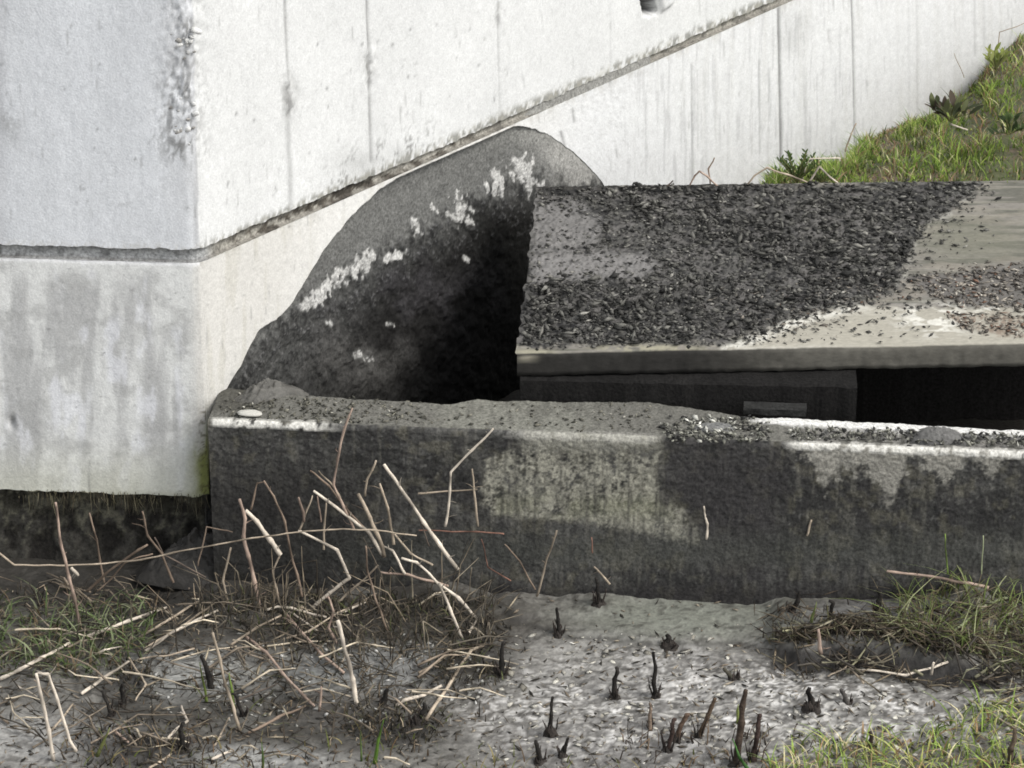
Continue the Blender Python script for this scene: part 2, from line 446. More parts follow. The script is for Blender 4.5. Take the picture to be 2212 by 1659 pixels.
si = np.arange(S0-0.02, S1+0.06, 0.0034); zi = np.arange(-0.8, 0.40, 0.0034)
SI, ZI = np.meshgrid(si, zi)
x, y = wall_xy(SI, -DEPTH+0*ZI); PI_ = np.stack([x, y, ZI], -1)
px, py = project(PI_)
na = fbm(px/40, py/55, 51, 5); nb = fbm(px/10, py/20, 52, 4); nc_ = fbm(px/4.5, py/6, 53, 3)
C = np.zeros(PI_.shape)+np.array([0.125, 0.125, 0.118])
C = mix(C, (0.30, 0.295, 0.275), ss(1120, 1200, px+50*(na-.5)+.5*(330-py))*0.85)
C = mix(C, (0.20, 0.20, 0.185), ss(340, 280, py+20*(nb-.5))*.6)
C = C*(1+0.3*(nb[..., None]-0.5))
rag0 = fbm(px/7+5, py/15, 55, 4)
# darker: everything under a slanting, drippy line
DARK_LINE = [(380, 760), (560, 730), (640, 655), (700, 612), (800, 560), (870, 510), (930, 480), (1010, 430), (1090, 395), (1160, 380), (1300, 400)]
line_y = np.interp(px, [p[0] for p in DARK_LINE], [p[1] for p in DARK_LINE])
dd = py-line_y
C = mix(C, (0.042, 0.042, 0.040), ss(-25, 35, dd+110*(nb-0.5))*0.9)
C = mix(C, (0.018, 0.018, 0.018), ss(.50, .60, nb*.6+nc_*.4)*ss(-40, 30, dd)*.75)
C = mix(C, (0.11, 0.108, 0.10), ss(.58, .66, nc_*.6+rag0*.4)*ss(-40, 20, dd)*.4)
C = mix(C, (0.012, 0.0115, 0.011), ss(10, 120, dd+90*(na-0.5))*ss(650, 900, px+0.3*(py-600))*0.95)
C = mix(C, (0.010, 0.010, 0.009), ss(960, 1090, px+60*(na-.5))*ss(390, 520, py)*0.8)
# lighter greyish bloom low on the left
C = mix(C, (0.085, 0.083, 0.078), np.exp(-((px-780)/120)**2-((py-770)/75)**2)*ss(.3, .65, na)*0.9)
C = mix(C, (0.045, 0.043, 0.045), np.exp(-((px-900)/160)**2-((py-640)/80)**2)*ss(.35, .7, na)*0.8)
# flaking white crust along the dark line
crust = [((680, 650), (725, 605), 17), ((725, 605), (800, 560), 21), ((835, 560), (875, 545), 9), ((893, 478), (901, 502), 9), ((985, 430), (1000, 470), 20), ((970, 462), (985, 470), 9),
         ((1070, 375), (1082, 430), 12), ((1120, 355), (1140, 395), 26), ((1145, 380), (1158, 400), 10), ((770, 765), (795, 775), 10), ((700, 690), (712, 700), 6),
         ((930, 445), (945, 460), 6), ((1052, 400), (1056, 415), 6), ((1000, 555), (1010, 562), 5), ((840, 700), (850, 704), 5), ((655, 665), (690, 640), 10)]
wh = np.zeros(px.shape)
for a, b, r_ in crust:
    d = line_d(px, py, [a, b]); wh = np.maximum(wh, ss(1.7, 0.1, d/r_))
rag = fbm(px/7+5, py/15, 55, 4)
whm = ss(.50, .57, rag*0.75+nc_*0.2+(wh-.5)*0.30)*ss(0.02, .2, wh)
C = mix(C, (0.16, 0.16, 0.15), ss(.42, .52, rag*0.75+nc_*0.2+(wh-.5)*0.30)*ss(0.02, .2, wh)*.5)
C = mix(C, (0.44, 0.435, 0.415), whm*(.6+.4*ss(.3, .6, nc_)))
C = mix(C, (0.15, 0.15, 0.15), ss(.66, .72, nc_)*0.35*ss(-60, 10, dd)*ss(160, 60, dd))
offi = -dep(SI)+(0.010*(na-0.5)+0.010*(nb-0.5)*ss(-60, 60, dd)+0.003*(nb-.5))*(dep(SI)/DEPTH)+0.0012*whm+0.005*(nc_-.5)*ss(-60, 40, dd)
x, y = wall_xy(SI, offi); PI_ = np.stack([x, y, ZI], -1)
inf = link('arch_back', grid_mesh('arch_back', PI_, C), M_DARK, label='dark back of the arched recess with flaking white crust'); under(wall_root, inf)

# body of the wall behind the faces
def prism(name, poly, z0, z1, m, C=(0.5, 0.5, 0.5)):
    n = len(poly)
    V = [(p[0], p[1], z0) for p in poly]+[(p[0], p[1], z1) for p in poly]
    me = bpy.data.meshes.new(name)
    me.from_pydata(V, [], [tuple(range(n))[::-1], tuple(range(n, 2*n))]+[(i, (i+1) % n, (i+1) % n+n, i+n) for i in range(n)])
    a = me.color_attributes.new('col', 'FLOAT_COLOR', 'POINT')
    for d in a.data: d.color = (*C, 1)
    me.update(); return me
def wxy(s, o): x, y = wall_xy(np.array(s), np.array(o)); return (float(x), float(y))
core = [wxy(-2.6, -.13), wxy(-0.02, -.13)]
core = [(CX-2.6*dL[0]-.13*nL[0], CY-2.6*dL[1]-.13*nL[1]), (CX-.13*nC[0], CY-.13*nC[1]), (CX+6*dR[0]-.13*nR[0], CY+6*dR[1]-.13*nR[1]), (CX-2.6*dL[0]-.13*nL[0], CY+6*dR[1]-.13*nR[1])]
o = link('wall_core', prism('wall_core', core, -1.0, WALL_TOP, M_WALL), M_WALL); under(wall_root, o)
# underside and recessed footing below the front face
def stripxy(s, o): return (CX+s*dL[0]+o*nL[0], CY+s*dL[1]+o*nL[1])
sf = np.concatenate([np.linspace(-2.6, -.62, 10)[:-1], np.arange(-.62, 0.0001, 0.006)])
rows = []
for o_, z_ in [(-0.001, -.231), (-0.04, -.229), (-0.05, -.26), (-0.035, -.32), (-0.03, -.40), (-0.02, -.60)]:
    zz = z_+0.0*sf+(zlow(sf)+.232)*(1 if z_ > -.24 else 0)
    oo = o_+(0.012*(fbm(sf*18, sf*0+z_*30, 61, 4)-.5) if o_ < -.01 else 0)
    rows.append(np.stack([CX+sf*dL[0]+oo*nL[0], CY+sf*dL[1]+oo*nL[1], zz], -1))
PF = np.stack(rows[::-1])
zz_ = np.linspace(0, 1, 60); rs_ = np.linspace(0, 1, len(PF)); PF = np.stack([np.stack([np.interp(zz_, rs_, PF[:, j, k]) for k in range(3)], -1) for j in range(PF.shape[1])], 1)
fx_, fy_ = project(PF); fn = fbm(fx_/26, fy_/30, 62, 5); fm = fbm(fx_/6, fy_/14, 63, 4)
PF[..., 1] -= 0.02*(fn-.5)+.008*(fm-.5)
CF = np.zeros(PF.shape)+np.array([0.040, 0.038, 0.033]); CF = CF*(0.35+1.2*fn[..., None])  # blotchy near-black base tone
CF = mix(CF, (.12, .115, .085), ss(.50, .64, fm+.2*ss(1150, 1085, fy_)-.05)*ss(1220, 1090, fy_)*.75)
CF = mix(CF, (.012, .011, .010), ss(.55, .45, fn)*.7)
o = link('footing', grid_mesh('footing', PF, CF), M_DARK, label='dark footing set back under the pale face'); under(wall_root, o)

# (further lumps follow below)
# exposed aggregate at the honeycombed arris
def pebble_mesh(name, seed, C, n=10, sq=(1, 1, 1), jag=0.25):
    r = np.random.default_rng(seed)
    import bmesh
    bm = bmesh.new(); bmesh.ops.create_icosphere(bm, subdivisions=2, radius=1)
    for v in bm.verts:
        d = np.array(v.co); k = 1+jag*(vn(np.array(d[0]*1.7+seed), np.array(d[1]*1.7+d[2]*1.3), seed)-0.5)*2
        v.co = Vector(d*k*np.array(sq))
    me = bpy.data.meshes.new(name); bm.to_mesh(me); bm.free()
    a = me.color_attributes.new('col', 'FLOAT_COLOR', 'POINT')
    for d in a.data: d.color = (*C, 1)
    for p in me.polygons: p.use_smooth = True
    return me
agg = [pebble_mesh('exposed_stone', i, c) for i, c in enumerate([(.5, .5, .48), (.36, .36, .35), (.6, .6, .58), (.28, .27, .25)])]
for me in agg: me.materials.append(M_WALL)
for k in range(46):
    px_ = 398+rng.normal()*20; py_ = rng.choice([rng.uniform(200, 345), rng.uniform(40, 130), rng.uniform(225, 320)])
    px_ = min(px_, 424)
    p = hit(px_, py_, (CX, CY, 0), np.array([nL[0], nL[1], 0]))
    r_ = rng.uniform(0.003, 0.008)
    o = link('exposed_stone', agg[k % 4], None, wall_root)
    o.location = Vector((p[0]-nL[0]*0.0055, p[1]-nL[1]*0.0055, p[2]))-wall_root.location
    o.scale = (r_*rng.uniform(.9, 1.6), r_*.8, r_*rng.uniform(.6, 1)); o.rotation_euler = rng.uniform(-.6, .6, 3)

# ------------------------------------------------------------------ heights of the ground
KF0 = atz(460, 908, 0.0); KF1 = atz(2212, 978, 0.0)
kd = (KF1-KF0)[:2]; kd = kd/np.hypot(*kd); kn = np.array([-kd[1], kd[0]])   # kn points away from the camera
PLAT = [(1080, 1296), (1110, 1335), (1240, 1372), (1420, 1388), (1600, 1384), (1650, 1400), (1720, 1425), (1850, 1420), (2000, 1450), (2400, 1470), (2400, 1240), (1080, 1240)]
def ground_px(x, y):
    return project(np.stack([x, y, x*0-0.39], -1))
def ground_z(x, y):
    x = np.asarray(x, float); y = np.asarray(y, float)
    px, py = ground_px(x, y)
    near = ss(3.0, 1.2, np.abs(x))*ss(-3, -1.5, y)
    z = -0.395+0.0*x
    z = z-0.03*ss(560, 300, px)*ss(1350, 1250, py)
    z = z+0.035*(fbm(x*3.2+5, y*3.2, 71, 3)-0.5)+0.022*(fbm(x*11, y*14, 72, 4)-0.5)
    z = z+0.008*(fbm(x*60, y*80, 73, 3)-0.5)*(1-.8*reg(px, py, 1480, 1330, 250, 50))
    sd_ = poly_sd(px, py, PLAT)+16*(fbm(x*18, y*18, 74, 3)-.5)
    und = ss(1640, 1700, px)*ss(2160, 2100, px)
    z = z+ss(-14, 14, sd_)*(0.014+0.022*und)
    z = z-0.012*und*np.exp(-((sd_+26)/22)**2)
    for (a, b, r, h) in [(960, 1290, 90, .035), (900, 1400, 120, .012), (480, 1300, 110, .03), (1340, 1270, 80, .012), (520, 1610, 120, -.01),
                         (330, 1560, 110, .02), (980, 1460, 90, .022), (2130, 1330, 120, .03), (760, 1540, 90, .018), (60, 1440, 120, .03), (1850, 1390, 110, .012)]:
        z = z+h*np.exp(-(((px-a)/r)**2+((py-b)/(r*.45))**2))
    return z

def on_ground(px, py, dz=0.0):
    z = -0.395
    for _ in range(6):
        p = atz(px, py, z+dz); z = float(ground_z(p[0], p[1]))
    return np.array([p[0], p[1], z+dz])

gxs = np.concatenate([-np.geomspace(1.35, 60, 16)[::-1][:-1], np.arange(-1.35, 1.36, 0.0055), np.geomspace(1.36, 60, 16)[1:]])
gys = np.concatenate([-np.geomspace(1.5, 60, 14)[::-1][:-1], np.arange(-1.5, 0.16, 0.006), np.array([0.3, 1, 3, 8, 20, 60])])
GX, GY = np.meshgrid(gxs, gys)
GZ = ground_z(GX, GY)
PGd = np.stack([GX, GY, GZ], -1)
px, py = project(PGd)
m1 = fbm(GX*9, GY*16, 81, 5); m2 = fbm(GX*45, GY*70, 82, 4); m3 = fbm(GX*150, GY*190, 83, 3)
C = np.zeros(PGd.shape)+np.array([0.125, 0.12, 0.108])
C = mix(C, (0.060, 0.055, 0.048), ss(.46, .62, m1))
for (cx, cy, rx, ry, c, st) in [
    (395, 1455, 160, 60, (.25, .25, .235), .95), (90, 1600, 210, 60, (.27, .265, .25), .97), (520, 1640, 190, 32, (.30, .30, .285), .9), (850, 1445, 170, 50, (.215, .215, .205), .85),
    (1430, 1500, 330, 110, (.195, .19, .182), .85), (1480, 1330, 250, 58, (.165, .172, .145), .95), (1900, 1530, 330, 60, (.20, .195, .185), .8), (1250, 1420, 110, 50, (.20, .195, .18), .8),
    (1350, 1620, 300, 60, (.16, .155, .15), .6), (1890, 1330, 160, 35, (.15, .15, .15), .7), (700, 1450, 120, 40, (.15, .155, .15), .6), (2150, 1480, 90, 30, (.13, .12, .11), .7),
    (220, 1265, 420, 75, (.024, .022, .019), .97), (960, 1330, 160, 60, (.035, .032, .026), .9), (1850, 1420, 190, 26, (.022, .02, .017), .95), (1000, 1470, 90, 45, (.05, .047, .04), .8),
    (480, 1530, 200, 35, (.055, .052, .046), .7), (760, 1540, 120, 40, (.055, .05, .045), .7), (2150, 1400, 110, 60, (.05, .045, .035), .8), (700, 1340, 150, 45, (.055, .05, .045), .6),
    (200, 1380, 230, 50, (.035, .034, .028), .85), (560, 1350, 230, 50, (.036, .033, .028), .8), (330, 1540, 160, 26, (.05, .047, .04), .8), (640, 1590, 220, 30, (.05, .047, .04), .7)]:
    C = mix(C, c, reg(px+30*(m2-.5), py+20*(m1-.5), cx, cy, rx, ry)*st)
mf = fbm(GX*95+3*m2, GY*130+3*m1, 85, 4); zone = reg(px, py, 1640, 1530, 600, 115)
C = mix(C, (0.36, 0.35, 0.325), ss(.46, .54, mf*.7+m1*.3)*zone*0.9)
C = mix(C, (0.56, 0.55, 0.53), ss(.56, .61, mf)*ss(.38, .55, m1)*zone*0.9)
C = mix(C, (0.075, 0.07, 0.062), ss(.46, .38, mf)*zone*0.6)
C = mix(C, (0.035, 0.032, 0.028), ss(.58, .68, fbm(GX*60, GY*100, 84, 4))*0.6)
sdp = poly_sd(px, py, PLAT)
for cx_, cy_, rx_2, ry_2 in [(860, 1575, 120, 45), (1015, 1435, 90, 50), (310, 1625, 150, 40), (285, 1470, 60, 40)]: C = mix(C, (.022, .02, .018), reg(px+30*(m2-.5), py+20*(m1-.5), cx_, cy_, rx_2, ry_2)*.85)
C = mix(C, (0.03, 0.028, 0.025), np.exp(-((sdp+5)/6)**2)*0.6)
C = mix(C, (0.022, 0.02, 0.018), ss(-40, -22, sdp)*ss(30, 12, sdp)*ss(1640, 1700, px)*ss(2230, 2150, px)*.97)  # undercut's shade painted along the ledge face
C = C*(1+0.5*(m3[..., None]-.5))
C[py < 1230] = np.array([0.03, 0.028, 0.024])
ground = link('ground', grid_mesh('ground', PGd, C), M_SOIL, kind='structure')

# ------------------------------------------------------------------ kerb
kl = float(np.hypot(*(KF1-KF0)[:2]))
ks = np.concatenate([np.arange(-0.011, kl+0.06, 0.0042), np.linspace(kl+0.07, kl+2.6, 12)])
NS = len(ks)
BACK = [(455, 835), (640, 852), (760, 860), (905, 869), (960, 873), (1020, 864), (1110, 866), (1400, 868), (1620, 900), (1800, 908), (2212, 930), (2900, 958)]
def kerb_pt(s, inn, z): return np.stack([KF0[0]+s*kd[0]+inn*kn[0], KF0[1]+s*kd[1]+inn*kn[1], z], -1)
bx = np.array([atz(a, b, 0.0) for a, b in BACK]); bs = (bx[:, :2]-KF0[:2])@kd; bi = (bx[:, :2]-KF0[:2])@kn
depth = np.interp(ks, bs, bi)+0.006*(vn(ks*22, ks*0, 91)-.5)*ss(0.8, 0.3, ks)
rows = []
edge = 0.010*(fbm(ks*14, ks*0, 92, 4)-.5)+0.004*(vn(ks*110, ks*0, 93)-.5)
FH = 130
for f in (np.linspace(1, 0, FH)[:-1])**1.7:
    z = -0.60*f-0.010*(1-f); nz = 0.007*(fbm(ks*16, ks*0+f*10, 94, 5)-.5)+0.003*(vn(ks*160, ks*0+f*90, 95)-.5)
    rows.append(kerb_pt(ks, -nz*1.0, z+0*ks))
chn = ss(1.18, 1.26, ks)
rows.append(kerb_pt(ks, 0.0015+0*ks, -0.0045+edge*.3)); rows.append(kerb_pt(ks, 0.006+0*ks, -0.0005+edge*.25))
TT = 34
for t in np.linspace(0.09, 0.985, TT):
    d = depth*t
    trough = ss(.16, .30, t)*ss(.78, .60, t)
    z = -0.016*chn*trough+0.006*(fbm(ks*20, ks*0+t*6, 96, 4)-.5)+0.0025*(vn(ks*170, ks*0+t*30, 97)-.5)
    rows.append(kerb_pt(ks, d, z))
rows.append(kerb_pt(ks, depth, -0.006+0*ks)); rows.append(kerb_pt(ks, depth+0.006, -0.05+0*ks)); rows.append(kerb_pt(ks, depth+0.004, -0.75+0*ks))
PK = np.stack(rows)
px, py = project(PK)
a1 = fbm(px/55, py/55, 101, 5); a2 = fbm(px/13, py/16, 102, 4); a3 = fbm(px/4.5, py/4.5, 103, 3)
C = np.zeros(PK.shape)+np.array([0.066, 0.065, 0.060])
C = C*(1+1.5*(a1[..., None]-.5)); C = mix(C, (0.020, 0.020, 0.020), ss(.50, .66, fbm(px/120, py/70, 110, 5))*.65); C = mix(C, (0.032, 0.031, 0.031), ss(.48, .60, a2)*.55); C = mix(C, (0.13, 0.13, 0.12), ss(.60, .72, a3*.6+a2*.4)*.5)
C = mix(C, (0.13, 0.122, 0.09), ss(.56, .70, fbm(px/30, py/26, 104, 4))*.35)
# the paler grey-beige panel
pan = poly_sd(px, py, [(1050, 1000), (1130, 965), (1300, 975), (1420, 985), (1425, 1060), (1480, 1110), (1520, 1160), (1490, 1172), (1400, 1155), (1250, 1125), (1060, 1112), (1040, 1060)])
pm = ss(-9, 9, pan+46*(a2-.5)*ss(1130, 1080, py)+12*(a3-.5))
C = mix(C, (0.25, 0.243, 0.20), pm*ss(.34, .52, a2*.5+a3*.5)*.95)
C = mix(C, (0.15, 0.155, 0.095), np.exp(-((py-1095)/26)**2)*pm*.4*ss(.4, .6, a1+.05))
vs = fbm(px/7, py/90, 108, 4); C = mix(C, (0.030, 0.029, 0.029), ss(.52, .66, vs)*.55)
C = mix(C, (0.14, 0.135, 0.115), ss(.60, .74, fbm(px/9+9, py/70, 109, 4))*.35)
# washed, dark drips below the ash at the break
C = mix(C, (0.040, 0.038, 0.038), ss(-20, 25, poly_sd(px, py, [(1420, 930), (1700, 960), (1690, 1200), (1560, 1260), (1440, 1080)])+150*(a1-.5)+50*(a2-.5))*.7)
# pale run of lime at the right end top, with dark scallops rising into it
lim = ss(1690, 1740, px)
scal = 998+60*(vn(px/42, px*0, 107)-.5)+95*np.exp(-((px-1915)/38)**2)+35*np.exp(-((px-1780)/22)**2)+30*np.exp(-((px-2130)/25)**2)-28*ss(2080, 2180, px)
C = mix(C, (0.23, 0.222, 0.195), lim*ss(14, -14, py-scal+90*(a2-.5)+40*(a3-.5))*.95)
C = mix(C, (0.24, 0.235, 0.20), ss(1100, 1160, px)*ss(1450, 1400, px)*ss(985, 955, py+26*(a2-.5))*.8)
C = mix(C, (0.028, 0.026, 0.026), ss(1240, 1290, py+22*(a1-.5))*.7)
C = mix(C, (0.06, 0.062, 0.055), ss(1120, 1190, py)*ss(1240, 1200, py)*.5)
# top surface
top = np.zeros(px.shape); top[FH+1:-2] = 1
T_ = np.zeros(PK.shape)+np.array([0.125, 0.122, 0.108]); T_ = T_*(1+.6*(a2[..., None]-.5))
T_ = mix(T_, (0.055, 0.053, 0.045), ss(640, 520, px)*ss(900, 880, py)*.8)
T_ = mix(T_, (0.17, 0.17, 0.145), ss(900, 1000, px)*ss(1350, 1200, px)*.6)
T_ = mix(T_, (0.07, 0.068, 0.06), ss(.5, .64, a2)*.5)
C = np.where(top[..., None] > 0, T_, C)
C = np.where(top[..., None] > 0, C, mix(C, (.024, .023, .022), ss(1000, 640, px+.25*(py-950))*ss(925, 1080, py+60*(a1-.5))*.75))  # shadow at the left end painted into the face, darker downward
# bright worn arris
ar = np.zeros(px.shape); ar[FH-6:FH+1] = 1; ar[FH-9:FH-6] = .5; ar[FH+1:FH+3] = .4
st_l = ss(455, 465, px)*ss(760, 640, px); st_m = ss(1040, 1120, px)*ss(1440, 1400, px)*.35; st_r = ss(1680, 1740, px)
C = mix(C, (0.50, 0.49, 0.45), ar*np.clip(st_l*1.3+st_m*.6+st_r, 0, 1)*ss(.36, .52, a2+.06))
bl = np.zeros(px.shape); bl[-12:-2] = 1; bl[-14:-12] = .5
C = mix(C, (0.55, 0.545, 0.52), bl*ss(1600, 1660, px)*.95*ss(.2, .4, a1+0.1))
C = mix(C, (0.30, 0.29, 0.27), top*(1-bl)*(1-ar)*ss(1700, 1800, px)*ss(.42, .6, a2)*.6)
kerb = empty('concrete_kerb', (float(KF0[0]), float(KF0[1]), -0.4), 'long dark stained concrete kerb with worn pale top edge running below the slab', 'kerb')
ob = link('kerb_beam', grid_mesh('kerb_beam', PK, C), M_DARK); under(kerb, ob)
# end cap
e0 = PK[:, 0]; c0 = C[:, 0]
ctr = e0.mean(0)
V = np.vstack([e0, ctr]); F = [(i, i+1, len(e0)) for i in range(len(e0)-1)]
F = F+[(len(e0)-1, 0, len(e0))]
ob = link('kerb_end', mesh_np('kerb_end', V, F, np.vstack([c0, c0[:1]])), M_DARK); under(kerb, ob)

# ------------------------------------------------------------------ pit behind the kerb
V = np.array([(-0.9, -0.3, -.62), (2.9, -0.3, -.62), (2.9, 3.0, -.62), (-0.9, 3.0, -.62)])
pit = link('pit_floor', mesh_np('pit_floor', V, [(0, 1, 2, 3)], np.full((4, 3), .02)), M_SOIL, kind='structure')

# ------------------------------------------------------------------ cover slab
sFL = atz(1117, 762, 0.10); sFR = atz(2212, 741, 0.10); sBL = aty(1160, 404, 0.69); 
ZB = sBL[2]; sBR = atz(2212, 389, ZB)
ext = 0.45
sFR = sFL+(sFR-sFL)*(1+ext); sBR = sBL+(sBR-sBL)*(1+ext)
TH = 0.052
LIT_R = [(1100, 400), (2120, 392), (2050, 460), (1975, 530), (1950, 600), (1840, 655), (1700, 690), (1580, 745), (1100, 752)]
u = np.concatenate([np.linspace(0, 1/(1+ext)+0.02, 560), np.linspace(1/(1+ext)+0.03, 1, 8)]); v = np.linspace(0, 1, 330)
def slab_pt(u, v, dz=0.0):
    u = np.asarray(u)[..., None]; v = np.asarray(v)[..., None]
    a = sFL+(sFR-sFL)*u; b = sBL+(sBR-sBL)*u
    return a+(b-a)*v+np.array([0, 0, 1.0])*np.asarray(dz)[..., None]
U, Vv = np.meshgrid(u, v)
dz = 0.004*(fbm(U*14, Vv*8, 111, 4)-.5)+0.0015*(fbm(U*90, Vv*60, 112, 3)-.5)
Ptop = slab_pt(U, Vv, dz)
tx, ty = project(Ptop); dz = dz+ss(-5, 14, poly_sd(tx, ty, LIT_R))*(.008*(fbm(tx/16, ty/8, 128, 4)-.35)+.006*(vn(tx/6, ty/3.5, 129)-.5)); Ptop = slab_pt(U, Vv, dz)
# jitter the rims
wob = 0.006*(vn(v*30, v*0, 113)-.5); Ptop[:, 0, 0] += wob*1.5
front = [slab_pt(u, 0*u, dz[0]-0.003)+np.array([0, -.003, 0])]
for f in (0.2, 0.5, 0.8, 1.0):
    front.append(slab_pt(u, 0*u, -TH*f+0.003*(vn(u*60, u*0+f*4, 114)-.5))+np.array([0, -.005, 0])+np.stack([0*u, 0.004*(vn(u*90, u*0+f*9, 115)-.5), 0*u], -1))
front.append(slab_pt(u, 0*u+.25, -TH+0*u)); front.append(slab_pt(u, 0*u+1, -TH+0*u))
Pall = np.concatenate([np.stack(front[::-1]), Ptop, slab_pt(u, 0*u+1.0, -TH+0*u)[None]])
# tuck the left flank
px, py = project(Pall)
b1 = fbm(px/70, py/16, 121, 5); b2 = fbm(px/16, py/8, 122, 4); b3 = fbm(px/5, py/4, 123, 3); b4 = fbm(px/130, py/7, 124, 4)
LIT = [(1100, 400), (2120, 392), (2090, 425), (2050, 460), (1995, 490), (1975, 530), (1962, 560), (1950, 600), (1900, 640), (1840, 655), (1760, 670), (1700, 690), (1650, 715), (1580, 745), (1440, 742), (1300, 748), (1100, 752)]
HOLE1 = [(1150, 545), (1300, 545), (1400, 548), (1425, 575), (1380, 600), (1250, 608), (1150, 618)]
HOLE2 = [(1150, 440), (1240, 435), (1300, 470), (1290, 520), (1220, 545), (1150, 545)]
LIT2 = [(1950, 600), (2010, 640), (2090, 665), (2400, 672), (2400, 562), (2240, 566), (2120, 575), (2020, 590)]
LIT3 = [(2040, 680), (2400, 670), (2400, 728), (2150, 728), (2070, 705)]
C = np.zeros(Pall.shape)+np.array([0.170, 0.160, 0.142])
C = mix(C, (0.09, 0.09, 0.075), ss(.42, .62, b4)*.8)
C = mix(C, (0.24, 0.225, 0.19), ss(.56, .70, fbm(px/160, py/4, 126, 4))*.5)
C = mix(C, (0.21, 0.19, 0.16), ss(.5, .7, b1)*.5)
C = mix(C, (0.13, 0.13, 0.10), reg(px, py, 2100, 520, 130, 50)*.7)
lm = poly_sd(px, py, LIT)+46*(b2-.5)+26*(b1-.5)
C = mix(C, (0.062, 0.061, 0.058), ss(-10, 10, lm)*.93)
C = mix(C, (0.016, 0.016, 0.017), ss(-4, 8, lm)*ss(.50, .58, fbm(px/11, py/5, 130, 3))*.75)
C = mix(C, (0.014, 0.014, 0.014), ss(1160, 1180, px)*ss(1700, 1500, px)*ss(432, 408, py+10*(b2-.5))*.8)
C = mix(C, (0.11, 0.105, 0.10), ss(.52, .62, fbm(px/34, py/11, 127, 4))*ss(0, 14, lm)*.7)
C = mix(C, (0.155, 0.15, 0.145), np.maximum(ss(-10, 12, poly_sd(px, py, HOLE1)+20*(b1-.5)), .8*ss(-12, 12, poly_sd(px, py, HOLE2)+36*(b2-.5)))*.95)
C = mix(C, (0.10, 0.095, 0.09), ss(-6, 10, poly_sd(px, py, LIT2)+20*(b2-.5))*.8)
# pale dried patch near the front edge, lime at its rim
pal = poly_sd(px, py, [(1560, 752), (1640, 722), (1700, 697), (1760, 676), (1850, 660), (1960, 664), (2050, 664), (2400, 664), (2400, 764), (1560, 768)])+14*(b2-.5)
C = mix(C, (0.30, 0.285, 0.24), ss(-3, 6, pal)*.92)
rim = np.exp(-((pal-7)/9)**2)*ss(1950, 1750, px)+ss(.48, .58, fbm(px/34, py/7, 133, 4))*reg(px, py, 2020, 692, 80, 34)+.8*ss(.48, .58, fbm(px/34, py/7, 134, 4))*np.exp(-((py-668)/6)**2)*ss(1900, 2000, px)
C = mix(C, (0.52, 0.51, 0.46), np.clip(rim*1.2, 0, 1)*ss(.34, .62, b2*.6+b3*.4+.08)*.9)
C = mix(C, (0.17, 0.13, 0.10), ss(-4, 8, poly_sd(px, py, LIT3)+18*(b2-.5))*ss(.35, .6, b3*.5+b2*.5)*.8)
C = mix(C, (0.27, 0.255, 0.19), reg(px, py, 1400, 752, 130, 7)*ss(.35, .6, b2)*.9+reg(px, py, 1150, 760, 50, 6)*.8)
lmE = np.exp(-((poly_sd(px, py, LIT)+3)/6)**2)*ss(1600, 1700, px)*ss(640, 600, py)*(py > 430)
C = mix(C, (0.36, 0.35, 0.31), lmE*.5*ss(.4, .6, b2))
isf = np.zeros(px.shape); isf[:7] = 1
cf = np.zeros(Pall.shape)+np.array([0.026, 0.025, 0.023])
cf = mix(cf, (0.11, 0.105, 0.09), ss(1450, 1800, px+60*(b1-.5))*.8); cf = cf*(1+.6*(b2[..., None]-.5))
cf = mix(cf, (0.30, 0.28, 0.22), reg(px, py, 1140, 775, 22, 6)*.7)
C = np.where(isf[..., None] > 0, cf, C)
slab = empty('cover_slab', tuple(sFL), 'long concrete cover slab with a dark underside gap and charred litter on top', 'slab')
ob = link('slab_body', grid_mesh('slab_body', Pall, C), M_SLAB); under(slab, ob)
vv = np.linspace(0, 1, 40)
PE = np.stack([slab_pt(0*vv, vv, 0*vv-.0005)+np.array([.0, 0, 0]), slab_pt(0*vv, vv, 0*vv-TH)])
PE[0, :, 0] = np.interp(vv, v, Ptop[:, 0, 0])
ob = link('slab_end', grid_mesh('slab_end', PE, np.full(PE.shape, .04)), M_DARK); under(slab, ob)

def slab_hit(px, py):
    n = np.cross(sFR-sFL, sBL-sFL); n /= np.linalg.norm(n)
    return hit(px, py, sFL, n)

# bearing wall under the slab, and its side wall down the pit
def box_grid(name, p0, p1, z0, z1, thick, col, m, jit=0.004, seed=1, nseg=90):
    """upright block from p0 to p1 (xy), thick metres deep, with slightly uneven faces"""
    p0 = np.array(p0[:2]); p1 = np.array(p1[:2]); d = p1-p0; L_ = np.hypot(*d); d = d/L_; n = np.array([-d[1], d[0]])
    t = np.linspace(0, L_, nseg); prof = [(0, z0), (0, z0*.5+z1*.5), (0, z1-.004), (0.004, z1), (thick*.5, z1), (thick-.004, z1), (thick, z1-.004), (thick, z0)]
    R = []
    for k, (o_, z_) in enumerate(prof):
        j = jit*(vn(t*40, t*0+k*3.3, seed)-.5); R.append(np.stack([p0[0]+t*d[0]+(o_+j)*n[0], p0[1]+t*d[1]+(o_+j)*n[1], z_+jit*.5*(vn(t*50, t*0+k, seed+5)-.5)], -1))
    P = np.stack(R); cc = np.array(col)*(0.7+.6*fbm(P[..., 0]*30, P[..., 2]*40+P[..., 1]*20, seed+9, 4))[..., None]
    me_ = grid_mesh(name, P, cc)
    import bmesh
    bm = bmesh.new(); bm.from_mesh(me_)
    bmesh.ops.holes_fill(bm, edges=[e for e in bm.edges if e.is_boundary], sides=0)
    bm.to_mesh(me_); bm.free()
    for p_ in me_.polygons: p_.use_smooth = False
    return me_
bw0 = atz(1121, 874, -0.002); bw1 = atz(1850, 882, -0.002)
